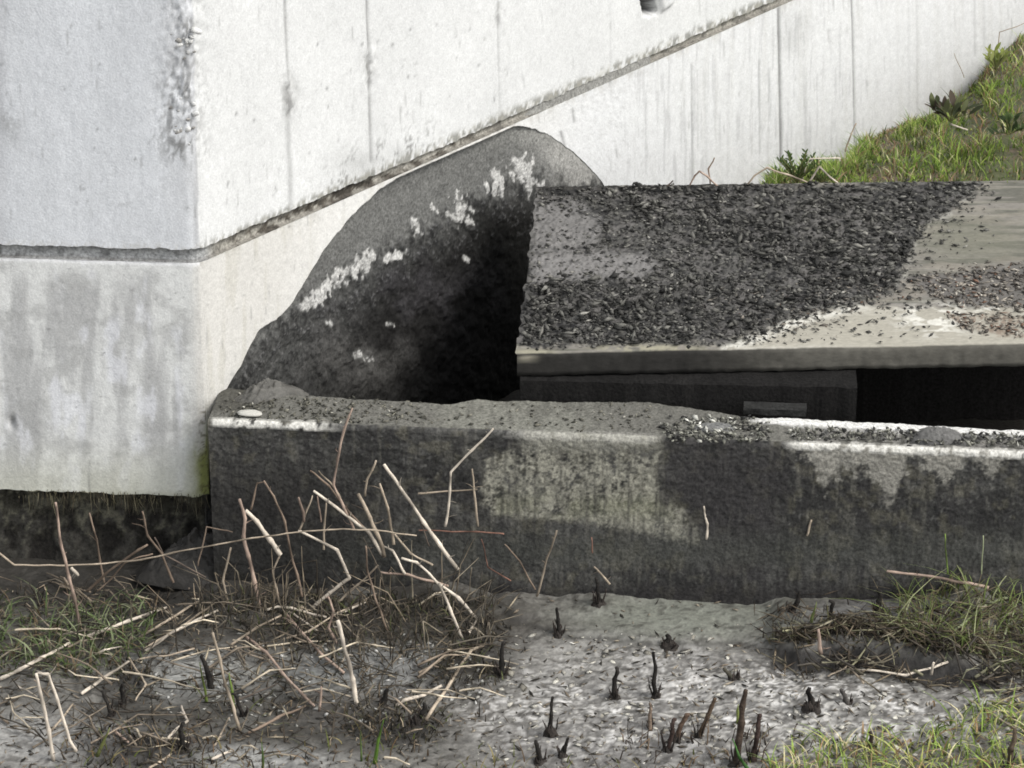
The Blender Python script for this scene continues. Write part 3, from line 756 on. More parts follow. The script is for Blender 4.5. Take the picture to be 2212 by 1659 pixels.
bw0 = kerb_pt(np.array((bw0[:2]-KF0[:2])@kd), 0.172, np.array(0.0)); bw1 = kerb_pt(np.array((bw1[:2]-KF0[:2])@kd), 0.20, np.array(0.0))
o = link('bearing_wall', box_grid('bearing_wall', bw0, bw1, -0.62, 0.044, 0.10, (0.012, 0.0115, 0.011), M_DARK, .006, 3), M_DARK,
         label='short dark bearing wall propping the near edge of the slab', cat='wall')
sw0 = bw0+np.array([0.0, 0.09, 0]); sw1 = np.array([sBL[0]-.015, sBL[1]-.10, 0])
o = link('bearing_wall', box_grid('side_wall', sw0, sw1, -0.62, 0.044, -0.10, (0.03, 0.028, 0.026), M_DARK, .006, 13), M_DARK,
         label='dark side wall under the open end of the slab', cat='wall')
# small pale-topped block lying under the slab edge
bb0 = atz(1606, 893, -0.002); bb1 = atz(1742, 898, -0.002)
o = link('concrete_block', box_grid('concrete_block', bb0, bb1, -0.004, 0.014, 0.03, (0.022, 0.022, 0.021), M_DARK, .003, 23, 60), M_DARK,
         label='small flat dark block on the kerb in the gap under the slab', cat='block')

bk0 = (sBL[0]-.01, sBL[1]-.03); bk1 = (sBR[0]+.3, sBR[1]-.03)  # added screen, blocks light and view so the gap stays black
o = link('gap_screen', box_grid('gap_screen', bk0, bk1, -0.64, 0.075, -0.06, (0.018, 0.017, 0.016), M_DARK, .004, 43), M_DARK,
         label='added dark screen keeping the gap under the slab black', cat='wall')

# ------------------------------------------------------------------ scattered chips
_oc = np.array([(1, 0, 0), (-1, 0, 0), (0, 1, 0), (0, -1, 0), (0, 0, 1), (0, 0, -1)], float)
_of = np.array([(0, 2, 4), (2, 1, 4), (1, 3, 4), (3, 0, 4), (2, 0, 5), (1, 2, 5), (3, 1, 5), (0, 3, 5)])
def chips(pos, size, cols, tilt=0.35, aspect=(1, .35, .12)):
    n = len(pos)
    sc = size[:, None]*np.array(aspect)*rng.uniform(.6, 1.4, (n, 3))
    V = _oc[None]*sc[:, None, :]
    V += rng.normal(0, .12, (n, 6, 3))*sc[:, None, :]
    a = rng.uniform(0, 2*np.pi, n); b = rng.normal(0, tilt, n); c = rng.normal(0, tilt, n)
    ca, sa_, cb, sb, cc, s_c = np.cos(a), np.sin(a), np.cos(b), np.sin(b), np.cos(c), np.sin(c)
    x, y, z = V[..., 0], V[..., 1], V[..., 2]
    x, z = x*cb[:, None]+z*sb[:, None], -x*sb[:, None]+z*cb[:, None]
    y, z = y*cc[:, None]-z*s_c[:, None], y*s_c[:, None]+z*cc[:, None]
    x, y = x*ca[:, None]-y*sa_[:, None], x*sa_[:, None]+y*ca[:, None]
    V = np.stack([x, y, z], -1)+pos[:, None, :]
    F = (_of[None]+np.arange(n)[:, None, None]*6).reshape(-1, 3)
    return V.reshape(-1, 3), F, np.repeat(cols, 6, 0)
def pick(cols, p, n):
    cols = np.array(cols, float); i = rng.choice(len(cols), n, p=np.array(p)/sum(p)); return cols[i]*rng.uniform(.7, 1.3, (n, 1))*np.array([1.02, 1.01, .95])
def in_poly(poly, n, holes=(), soft=0, hole_keep=.1):
    xs = [p[0] for p in poly]; ys = [p[1] for p in poly]; out = np.zeros((0, 2))
    while len(out) < n:
        q = np.stack([rng.uniform(min(xs)-soft, max(xs)+soft, n*2), rng.uniform(min(ys)-soft*.5, max(ys)+soft*.5, n*2)], -1)
        d = poly_sd(q[:, 0], q[:, 1], poly)
        k = (d > 0) | (rng.random(len(q)) < np.exp(-np.abs(d)/max(soft, 1e-3))*(soft > 0)*.6)
        for h in holes:
            k &= ~((poly_sd(q[:, 0], q[:, 1], h) > rng.normal(0, 17, len(q))) & (rng.random(len(q)) > hole_keep))
        out = np.vstack([out, q[k]])
    return out[:n]
def slab_positions(q, dz):
    n_ = np.cross(sFR-sFL, sBL-sFL); n_ /= np.linalg.norm(n_)
    r = FW+(q[:, :1]-1106)/FPX*RT-(q[:, 1:]-829.5)/FPX*UP
    t = np.dot(sFL-CAM, n_)/(r@n_)
    P = CAM+t[:, None]*r
    e1 = (sFR-sFL)[:2]; e2 = (sBL-sFL)[:2]; M_ = np.linalg.inv(np.stack([e1, e2], 1)); uv = (P[:, :2]-sFL[:2])@M_.T
    uv[:, 0] = np.where(uv[:, 0] < .004, .006+rng.random(len(uv))*.3, uv[:, 0]); uv[:, 1] = np.where((uv[:, 1] < .012) | (uv[:, 1] > .985), .02+.96*rng.random(len(uv))**.7, uv[:, 1])
    P[:, :2] = sFL[:2]+uv@np.stack([e1, e2]); P[:, 2] = sFL[2]+uv[:, 0]*(sFR-sFL)[2]+uv[:, 1]*(sBL-sFL)[2]
    P[:, 2] += dz; return P
LITC = [(1150, 408), (2120, 396), (2090, 425), (2050, 460), (1995, 490), (1975, 530), (1962, 560), (1950, 600), (1900, 640), (1840, 655), (1760, 670), (1700, 690), (1650, 715), (1580, 738), (1440, 736), (1300, 740), (1128, 745)]
q = in_poly(LITC, 15000, (HOLE1, HOLE2), 34, .07)
keepn = (fbm(q[:, 0]/46, q[:, 1]/15, 151, 4) > rng.uniform(.22, .56, len(q))) | (rng.random(len(q)) < .25); q = q[keepn]
dark = [(.026, .026, .026), (.055, .054, .053), (.09, .089, .085), (.135, .133, .127), (.20, .195, .185)]
V1, F1, C1 = chips(slab_positions(q, rng.uniform(0, .006, len(q))), .0022+.0075*rng.random(len(q))**2, pick(dark, [4, 5, 4.5, 2.4, .6], len(q)), .2, (1, .55, .2))
q = in_poly([(1300, 408), (2100, 400), (1990, 470), (1950, 590), (1850, 640), (1600, 560), (1400, 470)], 700, (HOLE1, HOLE2), 10)
V2, F2, C2 = chips(slab_positions(q, rng.uniform(.003, .014, len(q))), rng.uniform(.008, .016, len(q)), pick(dark, [4, 4, 4, 1.5, .3], len(q)), .3, (1, .38, .25))
q3 = np.vstack([in_poly([(1130, 610), (1300, 600), (1560, 600), (1800, 650), (1600, 735), (1130, 745)], 400, (), 6)])
V3, F3, C3 = chips(slab_positions(q3, rng.uniform(.003, .016, len(q3))), rng.uniform(.008, .017, len(q3)), pick(dark, [5, 4, 3, 1.2, .4], len(q3)), .4, (1, .35, .3))
def join_np(parts):
    V = []; F = []; C = []; n = 0
    for v_, f_, c_ in parts: V.append(v_); F.append(f_+n); C.append(c_); n += len(v_)
    return np.vstack(V), np.vstack(F), np.vstack(C)
V, F, Cc = join_np([(V1, F1, C1), (V2, F2, C2), (V3, F3, C3)])
link('charred_litter', mesh_np('charred_litter', V, F, Cc, False), M_CHIP, label='dense charred dark litter strewn over the top of the slab', cat='litter', kind='stuff')
q = np.vstack([in_poly([(1950, 600), (2010, 640), (2090, 665), (2260, 668), (2260, 566), (2120, 575), (2020, 592)], 800, (), 5), in_poly(LIT3[:1]+[(2260, 672), (2260, 726), (2150, 728), (2070, 705)], 260, (), 4), in_poly([(1500, 640), (1950, 600), (2000, 640), (1700, 720)], 240, (), 10)])
V, F, Cc = chips(slab_positions(q, rng.uniform(0, .004, len(q))), rng.uniform(.003, .011, len(q)), pick([(.05, .045, .042), (.12, .11, .10), (.22, .20, .18), (.35, .33, .30), (.13, .08, .06)], [3, 4, 3, 1.2, 1], len(q)), .2, (1, .4, .15))
link('leaf_litter', mesh_np('leaf_litter', V, F, Cc, False), M_CHIP, label='thin greyish leaf litter on the bare damp end of the slab', cat='litter', kind='stuff')

def kerb_positions(q, dz=0.0):
    r = FW+(q[:, :1]-1106)/FPX*RT-(q[:, 1:]-829.5)/FPX*UP
    t = (0.0-CAM[2])/r[:, 2]; P = CAM+t[:, None]*r
    chn_ = ss(1640, 1700, q[:, 0]); P[:, 2] += dz-0.008*chn_*0; return P
# debris on the kerb
q = np.vstack([in_poly([(470, 880), (520, 850), (640, 860), (900, 875), (930, 915), (760, 915), (480, 900)], 520, (), 3), in_poly([(930, 880), (1400, 872), (1420, 935), (930, 920)], 120, (), 3)])
A = chips(kerb_positions(q, rng.uniform(0, .004, len(q))), rng.uniform(.002, .007, len(q)), pick([(.04, .04, .035), (.09, .087, .075), (.18, .175, .15), (.38, .37, .34)], [4, 4, 2, .4], len(q)), .4, (1, .5, .3))
q = np.vstack([in_poly([(1430, 925), (1480, 905), (1620, 905), (1660, 935), (1640, 955), (1450, 955)], 420, (), 5), in_poly([(1700, 925), (2230, 940), (2230, 965), (1720, 950)], 480, (), 2)])
B = chips(kerb_positions(q, rng.uniform(0, .006, len(q))), rng.uniform(.003, .010, len(q)), pick([(.04, .04, .04), (.10, .10, .09), (.20, .20, .18), (.36, .36, .34)], [4, 4, 3, .6], len(q)), .5, (1, .5, .3))
q = in_poly([(1470, 912), (1545, 900), (1600, 915), (1625, 940), (1560, 940), (1500, 925)], 34, (), 3)
D = chips(kerb_positions(q, rng.uniform(.003, .008, len(q))), rng.uniform(.004, .015, len(q)), pick([(.50, .50, .48), (.30, .30, .28)], [1, 1.6], len(q)), .5, (1, .4, .2))
V, F, Cc = join_np([A, B, D])
link('kerb_debris', mesh_np('kerb_debris', V, F, Cc, False), M_CHIP, label='grey and whitish burnt crumbs scattered along the top of the kerb', cat='debris', kind='stuff')

# lumps built as displaced domes
def dome(name, P0, rx, ry, h, col, seed, m, jag=.35, nr=16, na_=44, rot=0.0, peak=1.2, sink=.01, fr=1.0):
    r = np.linspace(0, 1, nr)[:, None]; a = np.linspace(0, 2*np.pi, na_)[None, :]
    ca = np.cos(a)*r; sa_ = np.sin(a)*r
    nz_ = fbm(ca*3*fr+seed, sa_*3*fr+seed*2, seed, 5); nw = fbm(ca*1.3+seed*3, sa_*1.3, seed+3, 3)
    X = ca*rx*(1+jag*(nw-.5)*2); Y = sa_*ry*(1+jag*(nw-.5)*2)
    Z = h*(1-r**peak)*(1+jag*(nz_-.5)*3)-sink*r**3
    X, Y = X*math.cos(rot)-Y*math.sin(rot), X*math.sin(rot)+Y*math.cos(rot)
    X[:, -1] = X[:, 0]; Y[:, -1] = Y[:, 0]; Z[:, -1] = Z[:, 0]
    P = np.stack([X, Y, Z], -1)
    c = np.array(col)*(0.6+.8*nz_)[..., None]
    return P, c, grid_mesh(name, P, c, flip=False)
P_, c_, me_ = dome('debris_mound', None, .066, .030, .028, (.095, .093, .088), 5, M_SOIL, .16, 26, 90, fr=2.5, peak=2.4)
p = atz(2022, 950, -0.004); o = link('debris_mound', me_, M_SOIL, label='small grey mound of crumbled debris on the kerb top below the black gap', cat='mound'); o.location = p
P_, c_, me_ = dome('debris_mound', None, .085, .035, .016, (.12, .12, .115), 9, M_SOIL, .2, 26, 90, fr=3)
p = atz(1545, 928, -.004); o = link('debris_mound', me_, M_SOIL, label='low heap of grey ash and white flakes spilling over the kerb edge', cat='mound'); o.location = p
# soil piled in the corner where kerb and wall meet
P_, c_, me_ = dome('soil_mound', None, .105, .05, .045, (.075, .072, .064), 12, M_SOIL, .22, 34, 110, rot=.5, fr=2.5)
p = atz(572, 862, -.012); o = link('soil_mound', me_, M_SOIL, label='dark mossy soil piled in the corner between the kerb and the arched recess', cat='mound'); o.location = p
P_, c_, me_ = dome('soil_mound', None, .15, .07, .10, (.026, .024, .021), 17, M_SOIL, .22, 34, 110, fr=4, peak=1.1)
p = atz(436, 1235, -.395); o = link('soil_mound', me_, M_SOIL, label='dark crumbly soil heaped against the kerb end under the pale wall', cat='mound'); o.location = p
me_ = pebble_mesh('pebble', 31, (.42, .41, .37), sq=(1, .55, .42), jag=.3); me_.materials.append(M_WALL)
p = atz(540, 893, .008); o = link('pebble', me_, None, label='smooth oval whitish pebble lying on the worn end of the kerb', cat='pebble'); o.location = p; o.scale = (.028, .024, .013); o.rotation_euler = (0, .1, -.1)

# ------------------------------------------------------------------ grassy bank behind the slab
SIL = [(1560, 460), (1640, 455), (1700, 440), (1780, 420), (1832, 384), (1862, 334), (1900, 300), (1960, 275), (2010, 248), (2060, 232), (2110, 185), (2150, 120), (2212, 75), (2400, -60), (2900, -400)]
W = np.array([wall_hit(a, b, -.01) for a, b in SIL]); sil_s = np.array([wall_s(p) for p in W])
tt = np.linspace(0, 1, 120); sq = np.interp(tt, np.linspace(0, 1, len(SIL)), sil_s)
WP = np.stack([np.interp(sq, sil_s, W[:, k]) for k in range(3)], -1)
fx = [SIL[i][0] for i in range(len(SIL))]
FP = np.array([sBL+(sBR-sBL)*((aty(a, 395, .75)[0]-sBL[0])/(sBR[0]-sBL[0]))+np.array([0, .004, -.018]) for a in fx])
FPi = np.stack([np.interp(tt, np.linspace(0, 1, len(SIL)), FP[:, k]) for k in range(3)], -1)
lv = np.linspace(0, 1, 70)[:, None, None]
bulge = np.sin(np.pi*lv)*0.05
PB = FPi[None]*(1-lv)+WP[None]*lv
PB[..., 2] += (bulge[..., 0]+0.03*(fbm(PB[..., 0]*14, PB[..., 1]*14, 131, 4)-.5))*ss(0, .15, tt)[None]
PB[0, :, 2] -= .01
CB = np.zeros(PB.shape)+np.array([.055, .06, .025]); CB = mix(CB, (.09, .065, .045), ss(.5, .65, fbm(PB[..., 0]*12, PB[..., 1]*16, 132, 4)))
skirt = PB[:1].copy(); skirt[..., 2] = -.7
bank = link('grass_bank', grid_mesh('grass_bank', np.concatenate([skirt, PB]), np.concatenate([CB[:1], CB])), M_SOIL, kind='structure')

def blades(base, h, wd, lean, cols, droop=.5, seg=4, tipc=None):
    """curved tapering blades: base n x 3"""
    n = len(base); a = rng.uniform(0, 2*np.pi, n); fa = a+rng.uniform(-1.2, 1.2, n)+np.pi/2
    d = np.stack([np.cos(a), np.sin(a)], -1); f = np.stack([np.cos(fa), np.sin(fa)], -1)
    rows = []
    for k in range(seg+1):
        t = k/seg
        hz = h*(t-droop*t**2.2*.55); ho = lean*h*t**1.6
        w_ = wd*(1-t**1.5)*.5+wd*.02
        c = base+np.concatenate([d*ho[:, None], hz[:, None]], -1)
        o_ = np.concatenate([f*w_[:, None], np.zeros((n, 1))], -1)
        rows += [c-o_, c+o_]
    V = np.stack(rows, 1)
    F = np.array([[2*k, 2*k+1, 2*k+3, 2*k+2] for k in range(seg)])
    Fa = (F[None]+np.arange(n)[:, None, None]*V.shape[1]).reshape(-1, 4)
    cc = np.repeat(cols[:, None], V.shape[1], 1)
    fade = np.linspace(.75, 1.15, seg+1).repeat(2)[None, :, None]
    return V.reshape(-1, 3), Fa, (cc*fade).reshape(-1, 3)
GREEN = [(.20, .29, .06), (.14, .22, .045), (.30, .36, .10), (.42, .40, .25), (.26, .17, .11), (.07, .10, .035)]
# bank turf
n = 15000
iu = rng.integers(6, 114, n); iv = rng.integers(0, 70, n)
fr_ = rng.random(n)
base = PB[iv, iu]*(1-fr_[:, None])+PB[iv, iu+1]*fr_[:, None]
pxb, pyb = project(base)
brown = ss(.47, .60, fbm(pxb/45, pyb/25, 141, 3)); tuftn = fbm(pxb/22, pyb/16, 142, 3)
h = rng.uniform(.010, .052, n)*(1-.35*brown)*(.45+1.1*ss(.35, .65, tuftn))
cl = pick(GREEN, [4, 3, 2.5, 1.2, 1.2, 3], n); cb_ = pick(GREEN, [.8, 1, .4, 2, 4, 2.5], n)
cl = np.where((rng.random(n) < brown*.8)[:, None], cb_, cl)
V, F, Cc = blades(base-np.array([0, 0, .003]), h, rng.uniform(.0018, .0045, n), rng.uniform(.1, .9, n), cl, .6)
link('turf', mesh_np('turf', V, F, Cc), M_LEAF, label='green and brown rough turf covering the bank against the pale wall', cat='grass', kind='stuff')

# ------------------------------------------------------------------ ground cover
def gz_positions(q, dz=0.0):
    P = np.array([0.0, 0, 0])+np.zeros((len(q), 3)); z = np.full(len(q), -.39)
    r = FW+(q[:, :1]-1106)/FPX*RT-(q[:, 1:]-829.5)/FPX*UP
    for _ in range(5):
        t = (z-CAM[2])/r[:, 2]; P = CAM+t[:, None]*r; z = ground_z(P[:, 0], P[:, 1])
    P[:, 2] = z+dz; return P
q = in_poly([(1080, 1390), (1300, 1370), (1600, 1400), (1750, 1450), (2000, 1480), (2230, 1500), (2230, 1600), (1650, 1640), (1000, 1680), (1080, 1500)], 1000, (), 40)
A = chips(gz_positions(q, rng.uniform(-.001, .001, len(q))), .002+.012*rng.random(len(q))**2.2, pick([(.40, .39, .36), (.30, .29, .27), (.20, .19, .17), (.55, .54, .52)], [3, 4, 2.5, .5], len(q)), .14, (1, .6, .12))
q = in_poly([(480, 1400), (1000, 1380), (1050, 1500), (560, 1560), (300, 1500)], 260, (), 30)
B = chips(gz_positions(q, .001), rng.uniform(.003, .010, len(q)), pick([(.40, .40, .40), (.26, .26, .25)], [1, 1.5], len(q)), .3, (1, .55, .2))
V, F, Cc = join_np([A, B])
link('ash_flakes', mesh_np('ash_flakes', V, F, Cc, False), M_CHIP, label='pale ash flakes strewn over the burnt grey ground', cat='ash', kind='stuff')
q = in_poly([(-40, 1270), (450, 1280), (1100, 1290), (2260, 1320), (2260, 1720), (-40, 1720)], 3000, ([(1100, 1300), (1640, 1300), (1640, 1375), (1150, 1370)],), 0, .1)
A = chips(gz_positions(q, rng.uniform(0, .004, len(q))), rng.uniform(.003, .013, len(q)), pick([(.03, .028, .025), (.07, .06, .05), (.15, .125, .10), (.25, .22, .18)], [2.5, 4, 3, 1.5], len(q)), .3, (1, .22, .15))
q = in_poly([(0, 1290), (500, 1290), (1100, 1300), (1100, 1380), (900, 1520), (500, 1660), (0, 1560)], 900, (), 10)
B = chips(gz_positions(q, rng.uniform(.002, .018, len(q))), rng.uniform(.015, .04, len(q)), pick([(.08, .068, .056), (.16, .135, .105), (.04, .035, .03), (.30, .26, .20)], [4, 2, 5, .5], len(q)), .25, (1, .05, .05))
q = in_poly([(1640, 1350), (2230, 1300), (2230, 1520), (2000, 1460), (1700, 1430)], 620, (), 14)
D = chips(gz_positions(q, rng.uniform(.004, .03, len(q))), rng.uniform(.015, .045, len(q)), pick([(.07, .055, .042), (.14, .115, .085), (.035, .03, .027), (.24, .22, .17)], [4, 2.5, 4, .8], len(q)), .3, (1, .05, .05))
V, F, Cc = join_np([A, B, D])
link('twig_litter', mesh_np('twig_litter', V, F, Cc, False), M_CHIP, label='broken brown and charred twig litter all over the ground', cat='litter', kind='stuff')

def tube(pts, r0, r1, col0, col1, nodes=(), sides=7, wob=.0012, sub=8, seed=0, flat=1.0):
    pts = np.array(pts, float); L_ = np.r_[0, np.cumsum(np.linalg.norm(np.diff(pts, axis=0), axis=1))]
    n = max(len(pts)*3, int(L_[-1]/.011)+3); t = np.linspace(0, L_[-1], n)
    t = np.sort(np.r_[t, L_[1:-1]])
    P = np.stack([np.interp(t, L_, pts[:, k]) for k in range(3)], -1)
    r_ = np.random.default_rng(seed); f = t/L_[-1]
    for k in range(3): P[:, k] += wob*(vn(t*35+seed*7.1+k*31, t*0, seed+k)-.5)*2*ss(0, .06, f)*ss(1, .94, f)
    rad_ = (r0+(r1-r0)*f)*(1+.16*(vn(t*70+seed, t*0, seed+9)-.5)*2)
    for lk in L_[1:-1]: rad_ = rad_*(1+.22*np.exp(-((t-lk)/.004)**2))
    for nd in nodes: rad_ = rad_*(1+.5*np.exp(-((f-nd)*L_[-1]/.004)**2))
    T = np.gradient(P, axis=0); T /= np.linalg.norm(T, axis=1)[:, None]+1e-9
    up = np.array([.31, -.8, .52]); A_ = np.cross(T, up); A_ /= np.linalg.norm(A_, axis=1)[:, None]; B_ = np.cross(T, A_)
    ang = np.linspace(0, 2*np.pi, sides, endpoint=False)
    V = P[:, None]+rad_[:, None, None]*(np.cos(ang)[None, :, None]*A_[:, None]*flat+np.sin(ang)[None, :, None]*B_[:, None])
    c = np.array(col0)*(1-f[:, None])+np.array(col1)*f[:, None]
    c = c*(.72+.56*vn(t*60+seed*3, t*0, seed+2))[:, None]
    dk = ss(.62, .8, vn(t*28+seed*5, t*0, seed+4)); c = c*(1-.5*dk[:, None])
    C_ = np.repeat(c[:, None], sides, 1)
    m_ = len(P); i = np.arange(m_*sides).reshape(m_, sides)
    F = np.stack([i[:-1], np.roll(i, -1, 1)[:-1], np.roll(i, -1, 1)[1:], i[1:]], -1).reshape(-1, 4)
    V = V.reshape(-1, 3); C_ = C_.reshape(-1, 3)
    V = np.vstack([V, P[:1]-T[:1]*rad_[0]*.3, P[-1:]+T[-1:]*rad_[-1]*.3]); C_ = np.vstack([C_, c[:1]*1.1, c[-1:]*1.1])
    k = len(V)-2
    caps = [(k, i[0, (j+1) % sides], i[0, j], k) for j in range(sides)]+[(k+1, i[-1, j], i[-1, (j+1) % sides], k+1) for j in range(sides)]
    return V, F, np.array([c_[:3] for c_ in caps]), C_
def thin_stems(name, poly, n, h0, h1, label, cols, p, seed=0):
    q = in_poly(poly, n, (), 12); b = gz_positions(q, -.004); Vs = []; k0 = 0; Fs = []; Cs = []
    cc = pick(cols, p, n); r_ = np.random.default_rng(seed)
    for i in range(n):
        h = r_.uniform(h0, h1)*r_.random()**.5; a = r_.uniform(0, 6.28); ln = r_.uniform(0, .9)*h
        k = np.array([math.cos(a)*ln*.3, math.sin(a)*ln*.15, h*.5]); e = np.array([math.cos(a)*ln, math.sin(a)*ln*.4, h*r_.uniform(.6, 1)])
        if r_.random() < .3: e = k+np.array([r_.uniform(-.6, .6)*h, r_.uniform(-.2, .2)*h, -h*r_.uniform(.0, .35)])
        V_, F_, c_, C_ = tube([b[i], b[i]+k, b[i]+e], r_.uniform(.0008, .0022), .0006, cc[i], cc[i]*1.2, sides=4, seed=seed+i)
        Vs.append(V_[:-2]); Fs.append(F_+k0); Cs.append(C_[:-2]); k0 += len(V_)-2
    return link(name, mesh_np(name, np.vstack(Vs), np.vstack(Fs), np.vstack(Cs)), M_STALK, label=label, cat='twigs', kind='stuff')

def grass(name, poly, n, hmin, hmax, cols, p, label, droop=.6, lean=(.2, 1.1), wd=(.0015, .004), soft=10):
    q = in_poly(poly, n, (), soft); b = gz_positions(q, -.003)
    V, F, Cc = blades(b, rng.uniform(hmin, hmax, n), rng.uniform(wd[0], wd[1], n), rng.uniform(lean[0], lean[1], n), pick(cols, p, n), droop)
    return link(name, mesh_np(name, V, F, Cc), M_LEAF, label=label, cat='grass', kind='stuff')
grass('grass', [(1640, 1680), (1700, 1640), (1800, 1610), (1960, 1600), (2040, 1570), (2110, 1530), (2260, 1520), (2260, 1740), (1640, 1740)], 1250, .02, .085,
      [(.26, .36, .09), (.42, .44, .16), (.66, .60, .38), (.34, .23, .13), (.12, .17, .05)], [4, 2.5, 1.8, 2.4, 3], 'short yellow-green grass at the near edge beside the ash', .9, (.2, 1.3), (.002, .005))
grass('grass', [(1900, 1320), (2050, 1250), (2140, 1230), (2260, 1250), (2260, 1460), (2090, 1440), (1960, 1400)], 700, .03, .13,
      [(.20, .26, .09), (.32, .34, .20), (.12, .10, .065), (.10, .13, .04)], [3, 2, 3, 2], 'loose tangle of green and dead grass at the foot of the kerb', .8, (.2, 1.6))
grass('grass', [(-30, 1300), (60, 1320), (180, 1310), (330, 1320), (330, 1400), (240, 1450), (100, 1470), (-30, 1450)], 560, .02, .085,
      [(.10, .14, .06), (.19, .22, .13), (.06, .08, .03), (.16, .12, .08), (.28, .30, .20)], [3, 3, 2, 2, 1.2], 'dull green grass tufts among the fallen stems beneath the pale wall', .85, (.3, 1.4), (.0025, .006))
grass('grass', [(160, 1600), (360, 1570), (540, 1590), (900, 1620), (1400, 1650), (1660, 1640), (1660, 1720), (100, 1720)], 420, .015, .06,
      [(.12, .14, .04), (.22, .19, .09), (.15, .10, .06), (.06, .05, .04)], [2, 2, 3, 3], 'sparse stubbly grass along the nearest strip of ground', .6)
grass('grass', [(560, 1380), (660, 1390), (880, 1400), (1060, 1380), (1080, 1470), (960, 1500), (700, 1560), (420, 1560), (380, 1500)], 380, .01, .05,
      [(.07, .065, .045), (.10, .115, .05), (.04, .036, .03), (.16, .13, .09)], [3, 1.5, 4, 2], 'singed wispy grass stubble between the fallen stems', .7, (.2, 1.3))
grass('grass', [(430, 1290), (700, 1290), (1060, 1300), (1090, 1360), (900, 1400), (600, 1380), (420, 1340)], 650, .015, .07,
      [(.05, .05, .035), (.10, .115, .05), (.035, .032, .027), (.15, .125, .09)], [3, 1.2, 4, 2], 'dark scorched weeds at the kerb foot behind the tangle of stems', .75, (.2, 1.3))
thin_stems('fine_twigs', [(430, 1290), (700, 1290), (1060, 1300), (1080, 1400), (900, 1440), (600, 1420), (430, 1380)], 260, .03, .17, 'fine dark brown twigs standing thinly at the kerb foot in the tangle',
           [(.08, .07, .058), (.14, .12, .095), (.045, .04, .035), (.22, .19, .15)], [4, 2, 4, 1], 500)
thin_stems('fine_twigs', [(-20, 1280), (430, 1290), (430, 1420), (-20, 1450)], 150, .02, .12, 'fine brown twigs among the grass below the pale wall',
           [(.08, .07, .058), (.14, .12, .095), (.045, .04, .035), (.26, .21, .16)], [4, 3, 3, 1], 900)
thin_stems('fine_twigs', [(300, 1430), (1080, 1420), (1100, 1560), (700, 1650), (100, 1680)], 260, .01, .06, 'short broken twigs sticking up between the fallen stems',
           [(.08, .065, .05), (.16, .125, .09), (.04, .035, .03), (.24, .20, .15)], [4, 3, 4, 1], 1300)
thin_stems('fine_twigs', [(1650, 1350), (2230, 1300), (2230, 1480), (2000, 1480), (1700, 1430)], 190, .01, .08, 'dark and straw-coloured twigs matted over the root ledge',
           [(.07, .06, .045), (.16, .14, .10), (.035, .03, .028), (.24, .24, .17)], [4, 3, 4, 1], 1700)
thin_stems('fine_twigs', [(1350, 1580), (1700, 1580), (1900, 1640), (1900, 1700), (1300, 1700)], 110, .01, .07, 'dark stubble twigs between the near burnt stubs',
           [(.05, .04, .035), (.10, .07, .05), (.18, .13, .09)], [4, 3, 1], 2100)
grass('grass', [(1660, 1385), (1760, 1420), (1900, 1425), (2020, 1455), (2120, 1450), (2000, 1400), (1750, 1370)], 650, .01, .06,
      [(.07, .065, .05), (.13, .13, .07), (.03, .026, .022), (.20, .20, .13)], [4, 3, 5, 1.5], 'dark scorched grass hanging over the rim of the root ledge', .9, (.3, 1.5))
def lying(name, poly, n, l0, l1, label, cols, p, seed, zmax=.03):
    q = in_poly(poly, n, (), 15); b = gz_positions(q, 0); r_ = np.random.default_rng(seed); Vs = []; Fs = []; Cs = []; k0 = 0; cc = pick(cols, p, n)
    for i in range(n):
        L_ = r_.uniform(l0, l1); a = r_.choice([r_.uniform(-.5, .9), r_.uniform(1.9, 2.6)]); d = np.array([math.cos(a), math.sin(a)*.9, 0])*L_*.5
        z0, z1 = r_.uniform(0, zmax, 2); P_ = [b[i]-d, b[i]+r_.normal(0, .07*L_, 3)*np.array([1, 1, 0]), b[i]+d]
        P_ = [np.array([p_[0], p_[1], float(ground_z(p_[0], p_[1]))+zz]) for p_, zz in zip(P_, (z0, (z0+z1)/2+.008, z1))]
        V_, F_, c_, C_ = tube(P_, r_.uniform(.0012, .0033), .0012, cc[i], cc[i]*1.1, sides=5, seed=seed+i)
        Vs.append(V_[:-2]); Fs.append(F_+k0); Cs.append(C_[:-2]); k0 += len(V_)-2
    return link(name, mesh_np(name, np.vstack(Vs), np.vstack(Fs), np.vstack(Cs)), M_STALK, label=label, cat='dead stems', kind='stuff')
for nm_, pl_, n_, seed_, lb_ in [('dark_tuft', [(750, 1545), (860, 1525), (965, 1535), (960, 1600), (860, 1625), (760, 1600)], 330, 1, 'black rotting tuft with wispy blades near the bottom under the hooked cream stick'),
                     ('dark_tuft', [(960, 1400), (1080, 1375), (1095, 1460), (1000, 1500), (930, 1470)], 260, 2, 'dark matted tuft along the border of the pale ash'),
                     ('dark_tuft', [(170, 1590), (300, 1560), (420, 1600), (470, 1670), (150, 1670)], 240, 3, 'dark tuft with straw bits at the bottom near the bent-over stems'),
                     ('dark_tuft', [(240, 1440), (330, 1430), (320, 1510), (250, 1500)], 130, 4, 'dark drooping tuft below the flat curved twig')]:
    q_ = in_poly(pl_, n_, (), 10); b_ = gz_positions(q_, -.003)
    V, F, Cc = blades(b_, rng.uniform(.01, .045, n_), rng.uniform(.0015, .0045, n_), rng.uniform(.2, 1.4, n_), pick([(.025, .022, .018), (.05, .045, .035), (.10, .09, .06), (.13, .15, .07), (.28, .24, .17)], [6, 4, 2, 1, .5], n_), .8)
    link(nm_, mesh_np(nm_, V, F, Cc), M_LEAF, label=lb_, cat='tuft', kind='stuff')
